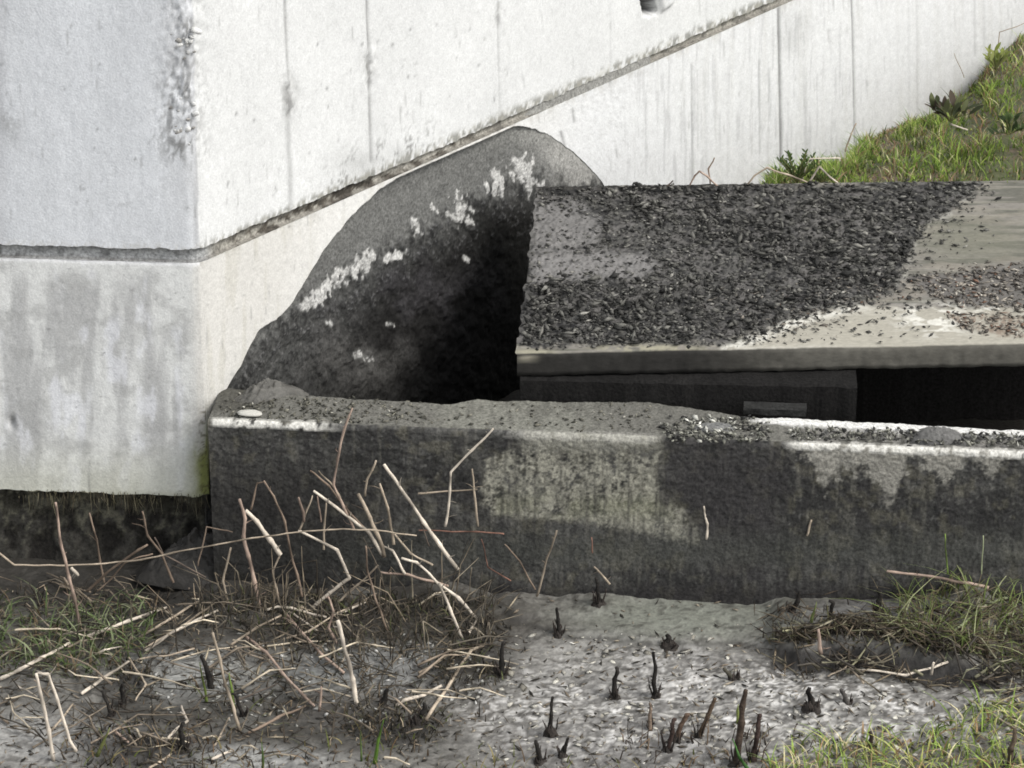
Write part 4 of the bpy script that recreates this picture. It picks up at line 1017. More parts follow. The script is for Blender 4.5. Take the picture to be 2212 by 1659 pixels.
DEADC = [(.44, .385, .31), (.16, .135, .11), (.07, .062, .052), (.22, .18, .145)]
thin_stems('tall_stems', [(470, 1295), (1010, 1295), (980, 1345), (520, 1345)], 60, .10, .27, 'thin dull stems rising among the paler ones in the tangle before the kerb',
           [(.13, .11, .085), (.24, .20, .155), (.08, .068, .055), (.32, .28, .22)], [4, 3, 3, 1], 8000)
lying('fallen_stems', [(-30, 1250), (430, 1255), (440, 1300), (-30, 1310)], 26, .04, .14, 'dark thin stems fallen along the foot of the dark footing', DEADC, [.6, 3, 4, 2], 7000, .02)
lying('fallen_stems', [(1680, 1400), (1800, 1420), (2100, 1440), (2150, 1470), (1760, 1450)], 50, .03, .10, 'dark stems hanging over the undercut rim of the root ledge', [(.22, .21, .15), (.10, .09, .07), (.05, .045, .04)], [1, 2, 4], 9000, .035)
lying('fallen_stems', [(-30, 1330), (450, 1300), (560, 1400), (520, 1560), (200, 1600), (-30, 1560)], 42, .06, .20, 'matted thin dead stems fallen over one another below the pale wall', DEADC, [2.5, 3, 4, 2.5], 3000)
lying('fallen_stems', [(430, 1310), (1050, 1300), (1090, 1430), (1000, 1540), (600, 1600), (450, 1450)], 34, .05, .16, 'matted thin dead stems fallen beneath the tangle at the kerb', DEADC, [4, 3, 3, 2], 4000)
lying('fallen_stems', [(150, 1600), (700, 1600), (900, 1560), (1000, 1620), (900, 1680), (150, 1690)], 16, .03, .08, 'short thin dead stems lying along the nearest strip of ground', DEADC, [5, 3, 2, 2], 5000, .015)
lying('fallen_stems', [(1660, 1360), (2230, 1330), (2230, 1560), (2050, 1480), (1700, 1420)], 60, .04, .13, 'thin dead stems fallen over the root ledge', [(.26, .25, .17), (.14, .12, .09), (.07, .06, .05)], [1.2, 2, 3], 6000, .02)
# hanging root fringe under the edge of the pale face
n = 420
sR = rng.uniform(-.42, -.002, n); sR = sR[(fbm(sR*22, sR*0, 64, 3) > rng.uniform(.3, .62, n))]; n = len(sR)
base = np.stack([CX+sR*dL[0]+.002*nL[0], CY+sR*dL[1]+.002*nL[1], -.229+rng.uniform(-.02, .004, n)], -1)
V, F, Cc = blades(base, -.004-.055*rng.random(n)**2.2, rng.uniform(.0008, .0022, n), rng.uniform(.0, .6, n), pick([(.13, .12, .08), (.22, .20, .14), (.07, .06, .045)], [3, 1.5, 3], n), .1)
link('root_fringe', mesh_np('root_fringe', V, F, Cc), M_LEAF, label='fringe of dry rootlets hanging under the lower edge of the pale wall', cat='roots', kind='stuff')

# ------------------------------------------------------------------ stalks
R = {'4': (.3646, 345.6, .3646, 604.8), '6': (.375, 0, .375, 1037), '7': (.375, 691, .375, 1037), '8': (.375, 1434, .375, 1037), '3': (.3646, 1434, .3646, 0), 'F': (1, 0, 1, 0)}
TAN = (.33, .275, .21); PALE = (.52, .46, .38); BRN = (.19, .145, .11); DRK = (.10, .08, .065); RED = (.18, .10, .075); PNK = (.33, .25, .20)
GRN = (.14, .20, .05); YEL = (.32, .33, .14); BLK = (.022, .02, .018); PGR = (.30, .33, .20)
def tube_mesh(name, *a, **k):
    V, F, caps, C_ = tube(*a, **k)
    o3 = V[0]*0
    me = bpy.data.meshes.new(name); me.from_pydata(V.tolist(), [], F.tolist()+caps.tolist())
    at = me.color_attributes.new('col', 'FLOAT_COLOR', 'POINT')
    c4 = np.ones((len(V), 4), np.float32); c4[:, :3] = C_; at.data.foreach_set('color', c4.ravel())
    me.polygons.foreach_set('use_smooth', np.ones(len(me.polygons), bool)); me.update()
    return me
_seed = [100]
def stalk(reg_, pts, wdt, col, label, mode='v', y=None, cat='stem', name='dry_stem', taper=.75, parent=None, m=None, lift=.007, col2=None, group=None, lean=0.0, tiltpts=None, flat=1.0):
    """mode v: rises in an upright plane from its lowest point; g: lies on the ground"""
    ax, bx_, ay, by_ = R[reg_]; q = [(p[0]*ax+bx_, p[1]*ay+by_) for p in pts]
    _seed[0] += 1; sd_ = _seed[0]
    if mode == 'g':
        W_ = [on_ground(a, b, lift+(.01 if 0 < i < len(q)-1 else 0)) for i, (a, b) in enumerate(q)]
    elif mode == 's':
        W_ = [aty(a, b, y) for a, b in q]
    else:
        low = max(q, key=lambda p: p[1])
        if y is None:
            g_ = on_ground(low[0], max(low[1], 1292)); y = min(g_[1], -.30)
        W_ = [aty(a, b, y+lean*(low[1]-b)/1000.0) for a, b in q]
    r0 = wdt*ax*.5/1000*1.06
    me = tube_mesh(name, W_, r0, r0*taper, col, col2 or col, seed=sd_, flat=flat)
    base = np.array(W_[int(np.argmin([w_[2] for w_ in W_]))])
    if parent is None:
        me.transform(__import__('mathutils').Matrix.Translation(-Vector(base)))
        o = link(name, me, m or M_STALK, label=label, cat=cat, group=group); o.location = base
        r_ = np.random.default_rng(sd_*13)
        if name == 'dry_stem' and wdt >= 11 and mode != 's':
            Wn = np.array(W_)-base
            for _k in range(r_.integers(1, 4)):
                i_ = r_.integers(0, len(Wn)-1); f_ = r_.uniform(.15, .95); a_ = Wn[i_]*(1-f_)+Wn[i_+1]*f_
                d_ = Wn[i_+1]-Wn[i_]; d_ = d_/(np.linalg.norm(d_)+1e-9); s_ = np.cross(d_, np.array([0, .8, .6])); s_ = s_/(np.linalg.norm(s_)+1e-9)*r_.choice([-1, 1])
                ln_ = r_.uniform(.006, .032); e_ = a_+(d_*r_.uniform(-.2, .9)+s_*r_.uniform(.4, 1))*ln_
                t_ = tube_mesh('side_twig', [a_, (a_+e_)/2+r_.normal(0, .0015, 3), e_], r0*.38, r0*.12, np.array(col)*.8, np.array(col)*.6, seed=sd_+_k*17, sides=5)
                link('side_twig', t_, M_STALK, o)
    else:
        o = link(name, me, m or M_STALK); under(parent, o)
    return o, W_

ST = [
 ('6', [(465, 860), (430, 690), (400, 560), (350, 360), (320, 130)], 18, PNK, 'tall straight brown stem standing before the pale wall near its cut edge', 'v'),
 ('6', [(600, 590), (575, 480), (560, 340), (515, 190)], 12, BRN, 'thin upright brown stem rising to the rootlets under the pale wall', 'v'),
 ('6', [(1000, 590), (930, 420), (850, 320), (820, 180)], 13, BRN, 'short brown stem leaning against the dark footing, tip toward the wall', 'v'),
 ('6', [(1185, 560), (940, 430), (890, 330)], 9, DRK, 'dark thin twig crossing behind the leaning footing stem', 'v'),
 ('6', [(500, 640), (600, 545), (800, 400), (850, 372)], 16, BRN, 'brown stem slanting up to a hooked end over the dark footing', 'v'),
 ('6', [(560, 640), (640, 570), (720, 470), (880, 425)], 10, BRN, 'thinner brown stem lying just under the hooked one', 'v'),
 ('6', [(1140, 495), (1160, 400), (1190, 270), (1340, 300)], 8, BRN, 'fine twig bent square at its top above the long horizontal stem', 'v'),
 ('6', [(1500, 735), (1470, 590), (1430, 440), (1400, 330), (1410, 220), (1380, 110)], 21, PNK, 'sturdy stem with a dark thin tip standing at the kerb end', 'v'),
 ('6', [(1610, 710), (1590, 620), (1570, 520), (1612, 435)], 13, TAN, 'short crooked lower stem beneath the bright slanting stick', 'v'),
 ('6', [(1615, 430), (1560, 350), (1480, 240), (1415, 175)], 28, PALE, 'short thick cream stick slanting down before the kerb end', 'v'),
 ('6', [(1740, 670), (1710, 550), (1670, 400), (1640, 240), (1580, 90), (1520, 5)], 13, BRN, 'long dull brown stem leaning over behind the cream stick', 'v'),
 ('6', [(1445, 170), (1480, 20), (1520, 10)], 10, BRN, 'small twig ending in a bend above the cream stick', 'v'),
 ('6', [(1750, 240), (1745, 180), (1720, 100)], 15, PNK, 'stubby pink-brown twig tip between two leaning stems on the kerb', 'v'),
 ('6', [(1725, 290), (1745, 240), (1800, 90)], 10, TAN, 'thin tan twig forming a narrow V with the stubby tip', 'v'),
 ('6', [(1850, 240), (1830, 90)], 10, PNK, 'short reddish twig just under the top of the long pale diagonal', 'v'),
 ('6', [(1865, 400), (1870, 250), (1880, 130)], 12, TAN, 'upright tan twig crossing the long horizontal stem', 'v'),
 ('6', [(1790, 745), (1900, 650), (2015, 565), (1940, 400), (1720, 290)], 19, PALE, 'thick cream stem bent like an elbow in the middle of the tangle', 'v'),
 ('6', [(1310, 690), (1285, 580), (1300, 520), (1330, 390)], 13, TAN, 'short crooked upright twig near the fallen pale sticks', 'v'),
 ('6', [(1940, 940), (1890, 850), (1920, 760), (1890, 670)], 14, PNK, 'zigzag pinkish twig hanging below the elbow-bent stem', 'v'),
 ('6', [(1310, 1300), (1440, 1240), (1600, 1170)], 9, DRK, 'dark thin twig lying flat beside the pinkish fallen stem', 'g'),
 ('6', [(1650, 910), (1780, 870), (1930, 775), (2170, 640)], 12, TAN, 'long thin tan twig slanting up below the elbow-bent stem', 'g'),
 ('6', [(1530, 740), (1600, 728), (1680, 740), (1880, 790)], 15, PALE, 'pale arched twig lying across the top of the fallen sticks', 'g'),
 ('6', [(1980, 1110), (1850, 1000), (1740, 880), (1640, 760)], 16, PNK, 'long pinkish stem lying diagonally toward the grey silt', 'g'),
 ('6', [(1680, 760), (1830, 865)], 12, PALE, 'short pale stick branching from the arched twig', 'g'),
 ('6', [(2055, 1290), (2030, 1150), (1975, 920), (1945, 810)], 26, PALE, 'tall tapering cream stem standing broad end up in the middle of the ground', 'v'),
 ('6', [(1420, 905), (1530, 990), (1660, 1150), (1810, 1300)], 17, PNK, 'long pink-tan stem fallen from the tangle toward the near ground', 'g'),
 ('6', [(1380, 1450), (1350, 1330), (1300, 1180), (1270, 1040), (1225, 880)], 17, TAN, 'slender pale stem leaning upright beside the green blade', 'v'),
 ('6', [(1330, 950), (1480, 850), (1620, 780)], 15, TAN, 'straight tan stick lying up toward the arched pale twig', 'g'),
 ('6', [(1330, 955), (1440, 1010), (1555, 1035)], 11, TAN, 'short wavy twig lying under the straight tan stick', 'g'),
 ('6', [(500, 900), (740, 810), (960, 735)], 21, PALE, 'bright cream stick lying on the grass, topmost of the long fallen ones', 'g'),
 ('6', [(960, 735), (1010, 830)], 8, BRN, 'tiny twig hanging off the end of the bright cream stick', 'g'),
 ('6', [(0, 1145), (120, 1090), (250, 1020), (400, 940)], 20, PALE, 'cream stick running off the edge of the picture over the grass tuft', 'g'),
 ('6', [(400, 930), (270, 830), (150, 710)], 10, TAN, 'thin tan twig dropping through the green grass tuft', 'g'),
 ('6', [(800, 910), (980, 800), (1150, 690)], 15, TAN, 'tan stick lying parallel above the pair of slanting pale sticks', 'g'),
 ('6', [(830, 975), (1050, 840), (1240, 705)], 14, TAN, 'upper one of the close pair of slanting pale sticks', 'g'),
 ('6', [(835, 985), (1000, 872), (1255, 750)], 16, PALE, 'lower and paler one of the close pair of slanting sticks', 'g'),
 ('6', [(470, 1230), (600, 1140), (740, 1045)], 18, PALE, 'bright straight stick pointing up to the curved flat twig', 'g'),
 ('6', [(790, 1035), (980, 1005), (1120, 970)], 11, TAN, 'long flat curved twig lying on the blue-grey silt', 'g'),
 ('6', [(740, 1020), (840, 1175), (780, 1270)], 11, TAN, 'bent twig shaped like an arrowhead below the flat curved twig', 'g'),
 ('6', [(550, 1005), (600, 980), (700, 960)], 11, PALE, 'short pale twig among the brown grass under the bright cream stick', 'g'),
 ('6', [(310, 1620), (280, 1440), (245, 1290), (207, 1115)], 21, PALE, 'straight pale stem of the bent-over pair, the one with the thicker foot', 'v'),
 ('6', [(440, 1560), (400, 1500), (330, 1270), (280, 1115), (215, 1112)], 17, PALE, 'second stem of the bent-over pair, folded at the top', 'v'),
 ('6', [(290, 1450), (360, 1370), (420, 1290)], 14, TAN, 'short tan twig crossing behind the bent-over pair', 'g'),
 ('6', [(100, 1185), (160, 1215), (215, 1250)], 10, PALE, 'small pale twig lying next to the bent-over pair', 'g'),
 ('6', [(960, 1500), (1020, 1430), (1078, 1385), (1045, 1300)], 14, PALE, 'short stem with a white broken tip near the lower edge', 'g'),
 ('6', [(650, 1440), (740, 1510)], 16, PNK, 'little pinkish stick beside the yellow-green blade', 'g'),
 ('6', [(810, 1455), (900, 1480), (1010, 1535)], 11, TAN, 'thin twig lying beneath the white-tipped stem', 'g'),
 ('6', [(1235, 1530), (1320, 1370)], 11, TAN, 'lone thin twig slanting near the foot of the slender pale stem', 'g'),
 ('6', [(1220, 1610), (1330, 1560)], 16, PALE, 'short cream stick at the very bottom beside the dark tuft', 'g'),
 ('6', [(860, 1659), (985, 1575)], 15, TAN, 'tan stick cut by the bottom edge of the picture', 'g'),
 ('6', [(1430, 1455), (1600, 1370), (1760, 1300)], 15, BRN, 'dull brown stick joining the foot of the long pink-tan stem', 'g'),
 ('6', [(1840, 1330), (1850, 1190)], 15, PNK, 'short reddish upright stub beside the long pink-tan stem', 'v'),
 ('6', [(410, 505), (450, 550)], 20, PALE, 'tiny curled cream leaf scrap on the dark footing', 'v'),
 ('7', [(440, 1300), (480, 1270), (600, 1240), (700, 1175)], 20, PALE, 'cream hooked stick lying below the standing elbow stick', 'g'),
 ('7', [(610, 1380), (690, 1260), (740, 1170), (870, 980), (940, 955)], 20, TAN, 'long thick tan stick propped on the dark tuft in the middle', 'g'),
 ('7', [(860, 880), (905, 805)], 14, PALE, 'short pale joint above the long propped stick', 'g'),
 ('7', [(905, 800), (800, 680), (680, 590), (560, 475), (470, 450)], 17, PALE, 'long pale stem arching down out of the tangle to the ground', 'v'),
 ('7', [(820, 910), (750, 740), (685, 595)], 17, PALE, 'straight pale prop standing under the long arching stem', 'v'),
 ('7', [(740, 610), (500, 545), (350, 530)], 15, PNK, 'nearly level pink-brown stem in the lower tangle', 'v'),
 ('7', [(400, 890), (320, 680), (275, 530), (265, 380)], 12, BRN, 'thin brown stem dropping from the tangle to the dark soil', 'v'),
 ('7', [(110, 700), (220, 600), (335, 490)], 13, TAN, 'short slanting stick beside the elbow-bent stem', 'v'),
 ('7', [(110, 770), (180, 735), (270, 700)], 14, PALE, 'small bright stick near the zigzag twig', 'g'),
 ('7', [(795, 515), (690, 375), (600, 240), (480, 70), (370, -90)], 21, PALE, 'longest cream stem, thick and knotted, leaning over the kerb', 'v'),
 ('7', [(370, 440), (360, 380), (290, 220), (220, 80)], 24, TAN, 'thick split tan stem rising in the heart of the tangle', 'v'),
 ('7', [(425, 370), (390, 160), (345, 20)], 16, TAN, 'straight slender stem just beside the thick split one', 'v'),
 ('7', [(490, 540), (420, 410), (360, 380)], 15, PALE, 'short pale continuation below the thick split stem', 'v'),
 ('7', [(650, 490), (520, 420), (430, 310)], 12, TAN, 'thin tan stem sloping from the slender stem foot', 'v'),
 ('7', [(630, 380), (570, 210)], 9, DRK, 'dark thin twig behind the longest cream stem', 'v'),
 ('7', [(1250, 670), (1310, 450), (1365, 290)], 13, TAN, 'isolated knobbly stem leaning in front of the kerb', 'v'),
 ('7', [(1240, 630), (1150, 470), (1065, 370)], 9, BRN, 'fine brown twig meeting the foot of the isolated stem', 'v'),
 ('7', [(1570, 420), (1565, 330)], 8, RED, 'tiny red twig upright before the kerb', 'v'),
 ('7', [(1670, 600), (1580, 500)], 12, TAN, 'short lone twig leaning at the foot of the kerb', 'v'),
 ('7', [(60, 870), (100, 940)], 13, PNK, 'small pink twig behind the tall tapering stem', 'g'),
 ('4', [(1330, 1640), (1240, 1500), (1100, 1385), (910, 1250)], 20, PALE, 'long pale diagonal stem over the dark kerb into the tangle', 'v'),
 ('4', [(1150, 1480), (1090, 1340), (1030, 1215), (1050, 1060), (1090, 890), (1140, 760)], 15, PNK, 'highest reddish stem, reaching over the top edge of the kerb', 'v'),
 ('4', [(1240, 1500), (1130, 1390), (1060, 1300), (1000, 1220), (890, 1130)], 13, BRN, 'brown frayed stem beside the highest reddish one', 'v'),
 ('4', [(1070, 1290), (1010, 1200), (940, 1130)], 9, TAN, 'thin short twig close by the frayed brown stem', 'v'),
 ('4', [(1215, 1280), (1230, 1180), (1280, 1070)], 13, TAN, 'short twig hanging from the head of the longest cream stem', 'v'),
 ('4', [(1690, 1460), (1710, 1330), (1720, 1250), (1725, 1140), (1850, 1010), (1975, 880)], 14, PALE, 'angular pale stem bent outward at mid height before the kerb', 'v'),
 ('4', [(1530, 1265), (1700, 1250), (1880, 1240)], 11, TAN, 'thin level twig crossing the angular pale stem', 'v'),
 ('4', [(1885, 1460), (1865, 1300), (1850, 1120)], 13, TAN, 'upright thin stem beside the angular pale one', 'v'),
 ('7', [(1060, 310), (900, 300), (570, 290)], 9, RED, 'thin reddish runner stem across the dark kerb face', 'v'),
 ('7', [(1100, 580), (970, 500), (930, 340)], 7, RED, 'fine reddish twig drooping from the runner stem', 'v'),
 ('6', [(-40, 400), (0, 425), (85, 488), (330, 492), (600, 482), (820, 460), (1000, 415), (1400, 345), (1650, 305), (1900, 285), (2130, 285), (2400, 320)], 10, TAN, 'very long thin stem running level through the whole tangle', 's', -.33),
 ('8', [(1870, 620), (1540, 555), (1285, 525)], 18, PNK, 'straight pinkish stick leaning on the grass tangle by the kerb', 'v'),
 ('8', [(905, 1000), (890, 860)], 22, PNK, 'short thick pinkish stub on the dark root mat', 'v'),
 ('8', [(1150, 1170), (1060, 1070), (950, 1010)], 11, TAN, 'thin arched twig dropping off the dark root mat', 'g'),
 ('8', [(1640, 1000), (1400, 1000), (1200, 985), (1000, 960)], 13, PALE, 'long pale twig lying level on the dark root mat', 'g'),
 ('8', [(1340, 1130), (1390, 1070), (1395, 1000)], 9, TAN, 'short curved twig hanging below the long level pale twig', 'g'),
 ('8', [(245, 340), (250, 250), (230, 150)], 16, PALE, 'short pale dry stem clinging to the kerb face', 's', -.275),
 ('8', [(825, 320), (850, 230)], 13, TAN, 'tiny tan twig stuck upright on the kerb face', 's', -.30),
 ('8', [(2020, 1430), (1850, 1320), (1760, 1270)], 11, TAN, 'thin pale twig lying above the yellow-green grass', 'g'),
 ('8', [(1540, 1120), (1555, 1050)], 16, PALE, 'short cream scrap standing on the root mat', 'v'),
 ('3', [(330, 1110), (255, 1040), (210, 1015), (180, 1045), (150, 1110)], 12, PNK, 'dark arched stem on the back edge of the slab before the pale wall', 's', .70),
 ('3', [(275, 1105), (265, 1000), (300, 935)], 11, BRN, 'upright twig standing behind the arched stem on the slab edge', 's', .71),
 ('3', [(480, 1105), (540, 1040), (610, 995), (730, 1035), (850, 1080)], 12, TAN, 'broad tent-shaped stem at the back of the slab', 's', .70),
 ('3', [(815, 1075), (860, 945), (950, 935), (1050, 940)], 11, PALE, 'pale stem bent level in front of the green bank', 's', .74),
 ('3', [(865, 1075), (920, 985), (985, 1050), (1040, 1090)], 12, PALE, 'small pale peaked stem at the foot of the bank', 's', .72),
 ('3', [(5, 1110), (30, 1095), (55, 1070)], 12, DRK, 'small dark hooked twig on the far slab edge', 's', .69),
 ('3', [(1700, 735), (1800, 770)], 12, PALE, 'short cream straw lying on the grassy bank', 's', 1.12),
 ('3', [(1780, 460), (1720, 315)], 6, TAN, 'hair-thin straw standing above the leafy bank against the wall', 's', 1.33),
 ('3', [(1975, 330), (1990, 190), (2160, 130)], 7, TAN, 'thin straw bent at a right angle high on the bank', 's', 1.5),
 ('3', [(1075, 900), (1110, 790), (1140, 730)], 11, TAN, 'dry straw standing out of the bank by the leafy weed', 's', .95),
 ('8', [(2080, 640), (1850, 720), (1680, 850), (1620, 990)], 15, PGR, 'long greenish stem drooping over the root mat', 'g'),
 ('8', [(1310, 830), (1450, 830), (1560, 840)], 14, PGR, 'pale green blade lying level before the kerb', 'g'),
 ('8', [(1950, 920), (1990, 820), (2030, 720)], 13, PGR, 'greenish stem slanting at the picture edge', 'g'),
 ('8', [(1635, 540), (1620, 310)], 9, GRN, 'thin green shoot standing before the kerb', 'v'),
 ('8', [(1830, 540), (1840, 320)], 7, PGR, 'fine pale shoot standing beside the green one', 'v'),
]
for e in ST:
    lbl = e[4]; y_ = e[6] if len(e) > 6 else None
    stalk(e[0], e[1], e[2], e[3], lbl, e[5], y_)

# knots on the longest stem etc. are swellings of the stems themselves
# green blades standing singly
def leafblade(reg_, pts, wdt, col, label, name='grass_blade', m=None, mode='v', cat='grass blade'):
    return stalk(reg_, pts, wdt, col, label, mode, None, cat, name, .15, None, m or M_LEAF, flat=1.0)
leafblade('7', [(318, 1630), (335, 1500), (368, 1380)], 26, (.12, .22, .04), 'broad bright green blade standing at the bottom beside the dark tuft')
leafblade('6', [(1350, 1340), (1338, 1220), (1320, 1110)], 24, (.17, .24, .06), 'green blade beside the slender leaning pale stem')
leafblade('6', [(1190, 1280), (1170, 1150), (1150, 1050)], 18, (.15, .20, .05), 'green blade half hidden by a black curled leaf')
leafblade('6', [(1515, 1680), (1515, 1600), (1508, 1510)], 16, (.12, .20, .06), 'lone thin green blade on the pale silt at the bottom')
leafblade('6', [(560, 1590), (600, 1500), (632, 1425)], 24, (.30, .33, .12), 'yellow-green blade next to the little pinkish stick')
leafblade('7', [(240, 1620), (238, 1520), (235, 1440)], 14, (.12, .18, .06), 'thin green blade beside the broad bright one')
leafblade('8', [(495, 1680), (440, 1600), (395, 1490)], 22, (.08, .18, .05), 'green blade curling beside the burnt stubs')
leafblade('8', [(430, 1400), (425, 1330), (430, 1290)], 22, (.22, .26, .08), 'yellow-green blade beside the tallest burnt stub')
leafblade('8', [(850, 820), (880, 700)], 20, (.20, .24, .09), 'pale green blade standing on the ledge behind the root mat')

# ------------------------------------------------------------------ burnt stubs (thing > stem, charred_base)
def stub(reg_, pts, wdt, cone, label, col=BLK, shards=5):
    ax, bx_, ay, by_ = R[reg_]; q = [(p[0]*ax+bx_, p[1]*ay+by_) for p in pts]
    b = on_ground(*q[0]); _seed[0] += 1; r_ = np.random.default_rng(_seed[0])
    # ragged, bent tips
    tx_, ty_ = pts[-1]; mx_, my_ = pts[-2]
    bend = r_.uniform(-14, 14); pts = list(pts[:-1])+[(tx_*.5+mx_*.5+bend, ty_*.5+my_*.5), (tx_+bend*.2, ty_+8), (tx_+r_.uniform(-16, 16), ty_+r_.uniform(-4, 14))]
    root = empty('burnt_stub', b, label, 'burnt stem')
    o, W_ = stalk(reg_, pts, wdt*1.3, col, '', 'v', b[1], 'x', 'stem', .5, root, M_CHAR)
    cr = cone*ax*.5/1000
    hgt = max(0.02, (q[0][1]-q[-1][1])/1000*.5)
    P_, c_, me_ = dome('charred_base', None, cr, cr*.9, min(hgt, cr*1.5)*r_.uniform(.35, 1.1), (.032, .028, .025), _seed[0], M_CHAR, .55, 12, 34, peak=r_.uniform(.6, 1.4), fr=2.2, sink=.004)
    ob = link('charred_base', me_, M_CHAR, root)
    for k in range(shards):
        a = r_.uniform(0, 6.28); ln = r_.uniform(.4, 1.0)*min(hgt*1.3, .05)
        p0 = b+np.array([math.cos(a)*cr*.5, math.sin(a)*cr*.5, 0]); p1 = p0+np.array([math.cos(a)*ln*.25, math.sin(a)*ln*.25, ln])
        me2 = tube_mesh('charred_sliver', [p0, (p0+p1)/2+r_.normal(0, .002, 3), p1], .0022, .0007, BLK, (.05, .04, .035), seed=_seed[0]*7+k, sides=5)
        under(root, link('charred_sliver', me2, M_CHAR))
    return root
stub('7', [(1940, 1250), (1925, 1170), (1918, 985)], 22, 75, 'tallest thin black stub standing alone on the pale ash')
stub('7', [(1700, 1250), (1700, 1150), (1712, 1075)], 26, 70, 'black forked stub with a wide foot on the pale ash')
stub('7', [(1328, 1470), (1330, 1350), (1340, 1245)], 18, 95, 'black cone-shaped stub with a needle tip on the ash')
stub('7', [(1270, 1625), (1258, 1560), (1245, 1500)], 22, 90, 'black stub below the cone-shaped one near the bottom')
stub('7', [(1395, 1590), (1410, 1540), (1428, 1480)], 20, 60, 'small leaning black stub near the bottom of the ash')
stub('7', [(1905, 1440), (1903, 1360), (1900, 1280)], 18, 30, 'thin dark brown stub beneath the tallest black one', BRN)
stub('8', [(850, 1320), (845, 1250), (840, 1190)], 26, 120, 'squat black tussock stub alone before the root mat', shards=12)
stub('7', [(1380, 880), (1375, 810), (1365, 735)], 20, 75, 'frayed black tuft in the shade of the kerb', shards=10)
stub('7', [(1605, 710), (1600, 640), (1590, 560)], 20, 80, 'dark frayed tuft right at the kerb foot', shards=9)
stub('7', [(2010, 960), (2005, 930), (2000, 890)], 26, 110, 'low dark clump on the rim of the grey ledge', shards=8)
stub('7', [(1045, 1130), (1050, 1040), (1058, 930)], 26, 80, 'charred dark tuft beside the pale ash border', shards=8)
stub('6', [(1400, 1360), (1370, 1290), (1350, 1230)], 18, 60, 'dark charred stub at the foot of the slender stem', shards=6)
stub('6', [(1055, 1565), (1048, 1480), (1052, 1395)], 24, 80, 'black stub carrying the white broken tip', shards=6)
stub('6', [(705, 1300), (705, 1240), (705, 1170)], 20, 60, 'dark stub in the brown grass under the straight bright stick', shards=6)
stub('6', [(640, 1360), (615, 1280), (590, 1210)], 18, 60, 'slanting charred stub close to the straight bright stick', shards=6)
stub('6', [(1220, 1200), (1195, 1110), (1160, 1010)], 26, 40, 'black curled leaf-like stub on the blue-grey silt', shards=3)
stub('8', [(420, 1640), (450, 1400), (470, 1210)], 34, 90, 'tallest thick burnt stub, brown-tipped, at the bottom', (.06, .045, .035), 7)
stub('8', [(200, 1480), (250, 1370), (295, 1250)], 22, 60, 'slanting brown burnt stub in the near group', (.09, .065, .045), 6)
stub('8', [(510, 1620), (535, 1480), (555, 1345)], 26, 60, 'upright dark burnt stub with a straw foot at the bottom', (.05, .035, .03), 6)
stub('8', [(70, 1500), (100, 1410), (130, 1345)], 26, 90, 'ragged brown burnt stub at the edge of the near group', (.08, .055, .04), 8)
stub('8', [(20, 1560), (50, 1450), (60, 1370)], 22, 90, 'thick-footed dark stub next to the ragged brown one', (.05, .035, .03), 8)
stub('8', [(1990, 1665), (2000, 1550), (2022, 1430)], 26, 60, 'lone grey-brown stub standing in the yellow-green grass', (.11, .085, .06), 4)
stub('8', [(1200, 1560), (1190, 1500), (1185, 1440)], 22, 60, 'short brown stub at the rim of the yellow-green grass', (.08, .06, .045), 5)
stub('8', [(1060, 1290), (1040, 1240), (1020, 1200)], 20, 70, 'small frayed grey tuft beyond the squat black stub', (.07, .065, .06), 6)
stub('8', [(400, 1150), (370, 1110), (350, 1075)], 20, 90, 'low fuzzy grey-brown tuft on the ash', (.07, .065, .05), 10)
stub('7', [(560, 1400), (590, 1340), (600, 1280)], 22, 110, 'bushy black tuft at the foot of the propped stick', shards=10)
stub('7', [(360, 1300), (380, 1240), (385, 1200)], 20, 70, 'black tuft behind the hooked cream stick', shards=8)
stub('8', [(740, 760), (770, 700), (780, 640)], 24, 60, 'dark scorched stem on the silt ledge', shards=5)
stub('8', [(965, 780), (968, 730), (960, 690)], 18, 30, 'thin dark stem beside the scorched one on the ledge', shards=2)
stub('8', [(1230, 780), (1235, 700), (1240, 630)], 26, 90, 'dark grassy clump at the kerb foot behind the pinkish stick', shards=9)

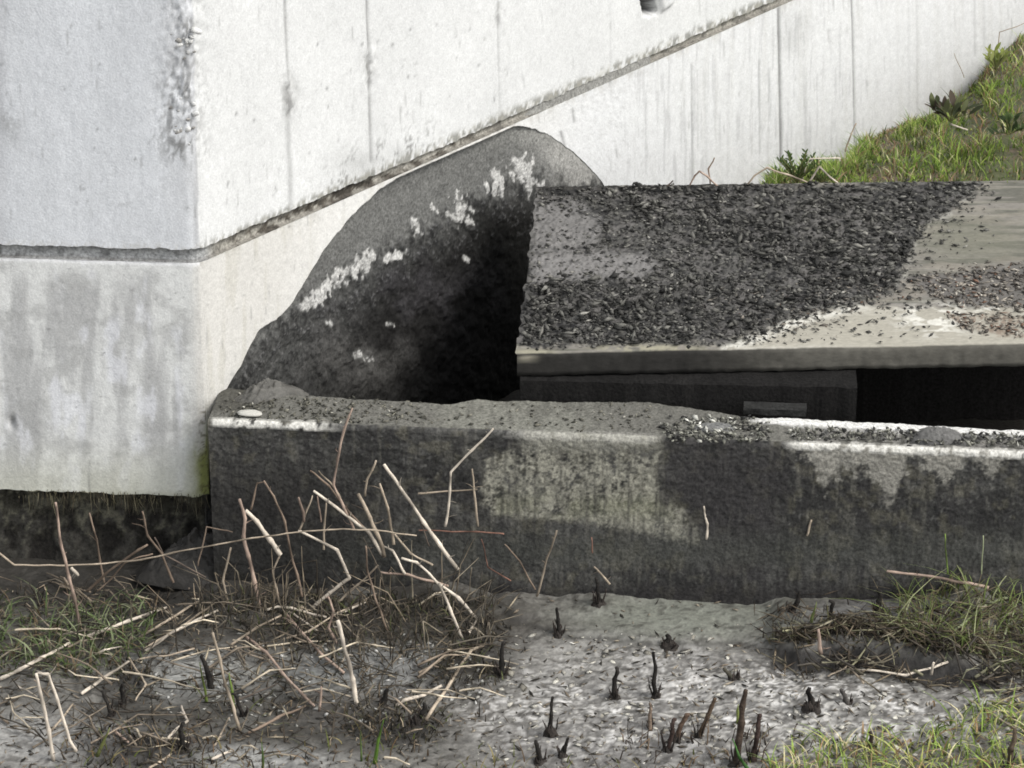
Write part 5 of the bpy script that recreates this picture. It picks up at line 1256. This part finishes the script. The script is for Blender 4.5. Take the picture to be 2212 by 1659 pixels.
# ------------------------------------------------------------------ leafy weeds on the bank (thing > stem, leaf)
def leaf_mesh(name, col):
    L_, W_ = 1.0, .34; V = []; F = []
    for k in range(7):
        t = k/6; w_ = W_*math.sin(math.pi*min(1, t*.95+.05))**.8*.5
        V += [(-w_, t*L_, .05*math.sin(t*3)+.08*w_), (0, t*L_, .05*math.sin(t*3)-.0), (w_, t*L_, .05*math.sin(t*3)+.08*w_)]
    for k in range(6):
        a = 3*k; F += [(a, a+1, a+4, a+3), (a+1, a+2, a+5, a+4)]
    me = mesh_np(name, V, F, np.tile(np.array(col), (len(V), 1))); me.materials.append(M_LEAF); return me
def weed(pxy, y, height, nleaf, size, cols, label, spread=1.0, nst=5):
    p = aty(pxy[0], pxy[1], y); root = empty('leafy_weed', p, label, 'weed'); lv_ = [leaf_mesh('leaf', c) for c in cols]
    _seed[0] += 1; r_ = np.random.default_rng(_seed[0])
    for k in range(nst):
        a = r_.uniform(-1, 1)*1.2*spread; b_ = r_.uniform(-.3, .3)
        tip = np.array([math.sin(a)*height*.8, b_*height, math.cos(a)*height*r_.uniform(.7, 1)]); mid = tip*.5+np.array([0, 0, height*.1])
        me = tube_mesh('stem', [np.zeros(3), mid, tip], .0018, .001, (.10, .10, .04), (.12, .13, .05), seed=_seed[0]+k, sides=5)
        link('stem', me, M_STALK, root)
        for j in range(nleaf):
            t = (j+1)/nleaf; c = mid*2*t*(1-t)+tip*t*t if t < 1 else tip
            o_ = link('leaf', lv_[(k+j) % len(lv_)], None, root); o_.location = c
            sgn = 1 if j % 2 else -1
            o_.scale = (size*r_.uniform(.8, 1.2),)*3; o_.rotation_euler = (r_.uniform(.3, 1.1), r_.uniform(-.5, .5), -a-sgn*r_.uniform(.3, 1.1))
DG = [(.05, .085, .02), (.065, .10, .03), (.04, .06, .02)]
weed((1720, 396), .735, .085, 17, .014, DG, 'small dark green bushy weed at the end of the bank against the wall', .75, 12)
weed((1775, 394), .735, .040, 12, .012, DG, 'low dark green weed spreading beside the bushy one', 1.2, 5)
weed((2052, 262), 1.10, .060, 4, .042, [(.05, .06, .03), (.07, .055, .04), (.09, .10, .045)], 'dark pointed-leaved weed poking out halfway up the bank', 1.1, 7)
weed((2180, 290), .99, .045, 6, .026, [(.03, .045, .018), (.06, .09, .03)], 'dark leafy clump in the turf near the picture edge', 1.4, 6)
weed((2150, 150), 1.30, .050, 6, .024, [(.17, .20, .05), (.22, .24, .08)], 'bright yellow-green weed at the top of the bank', 1.1, 6)
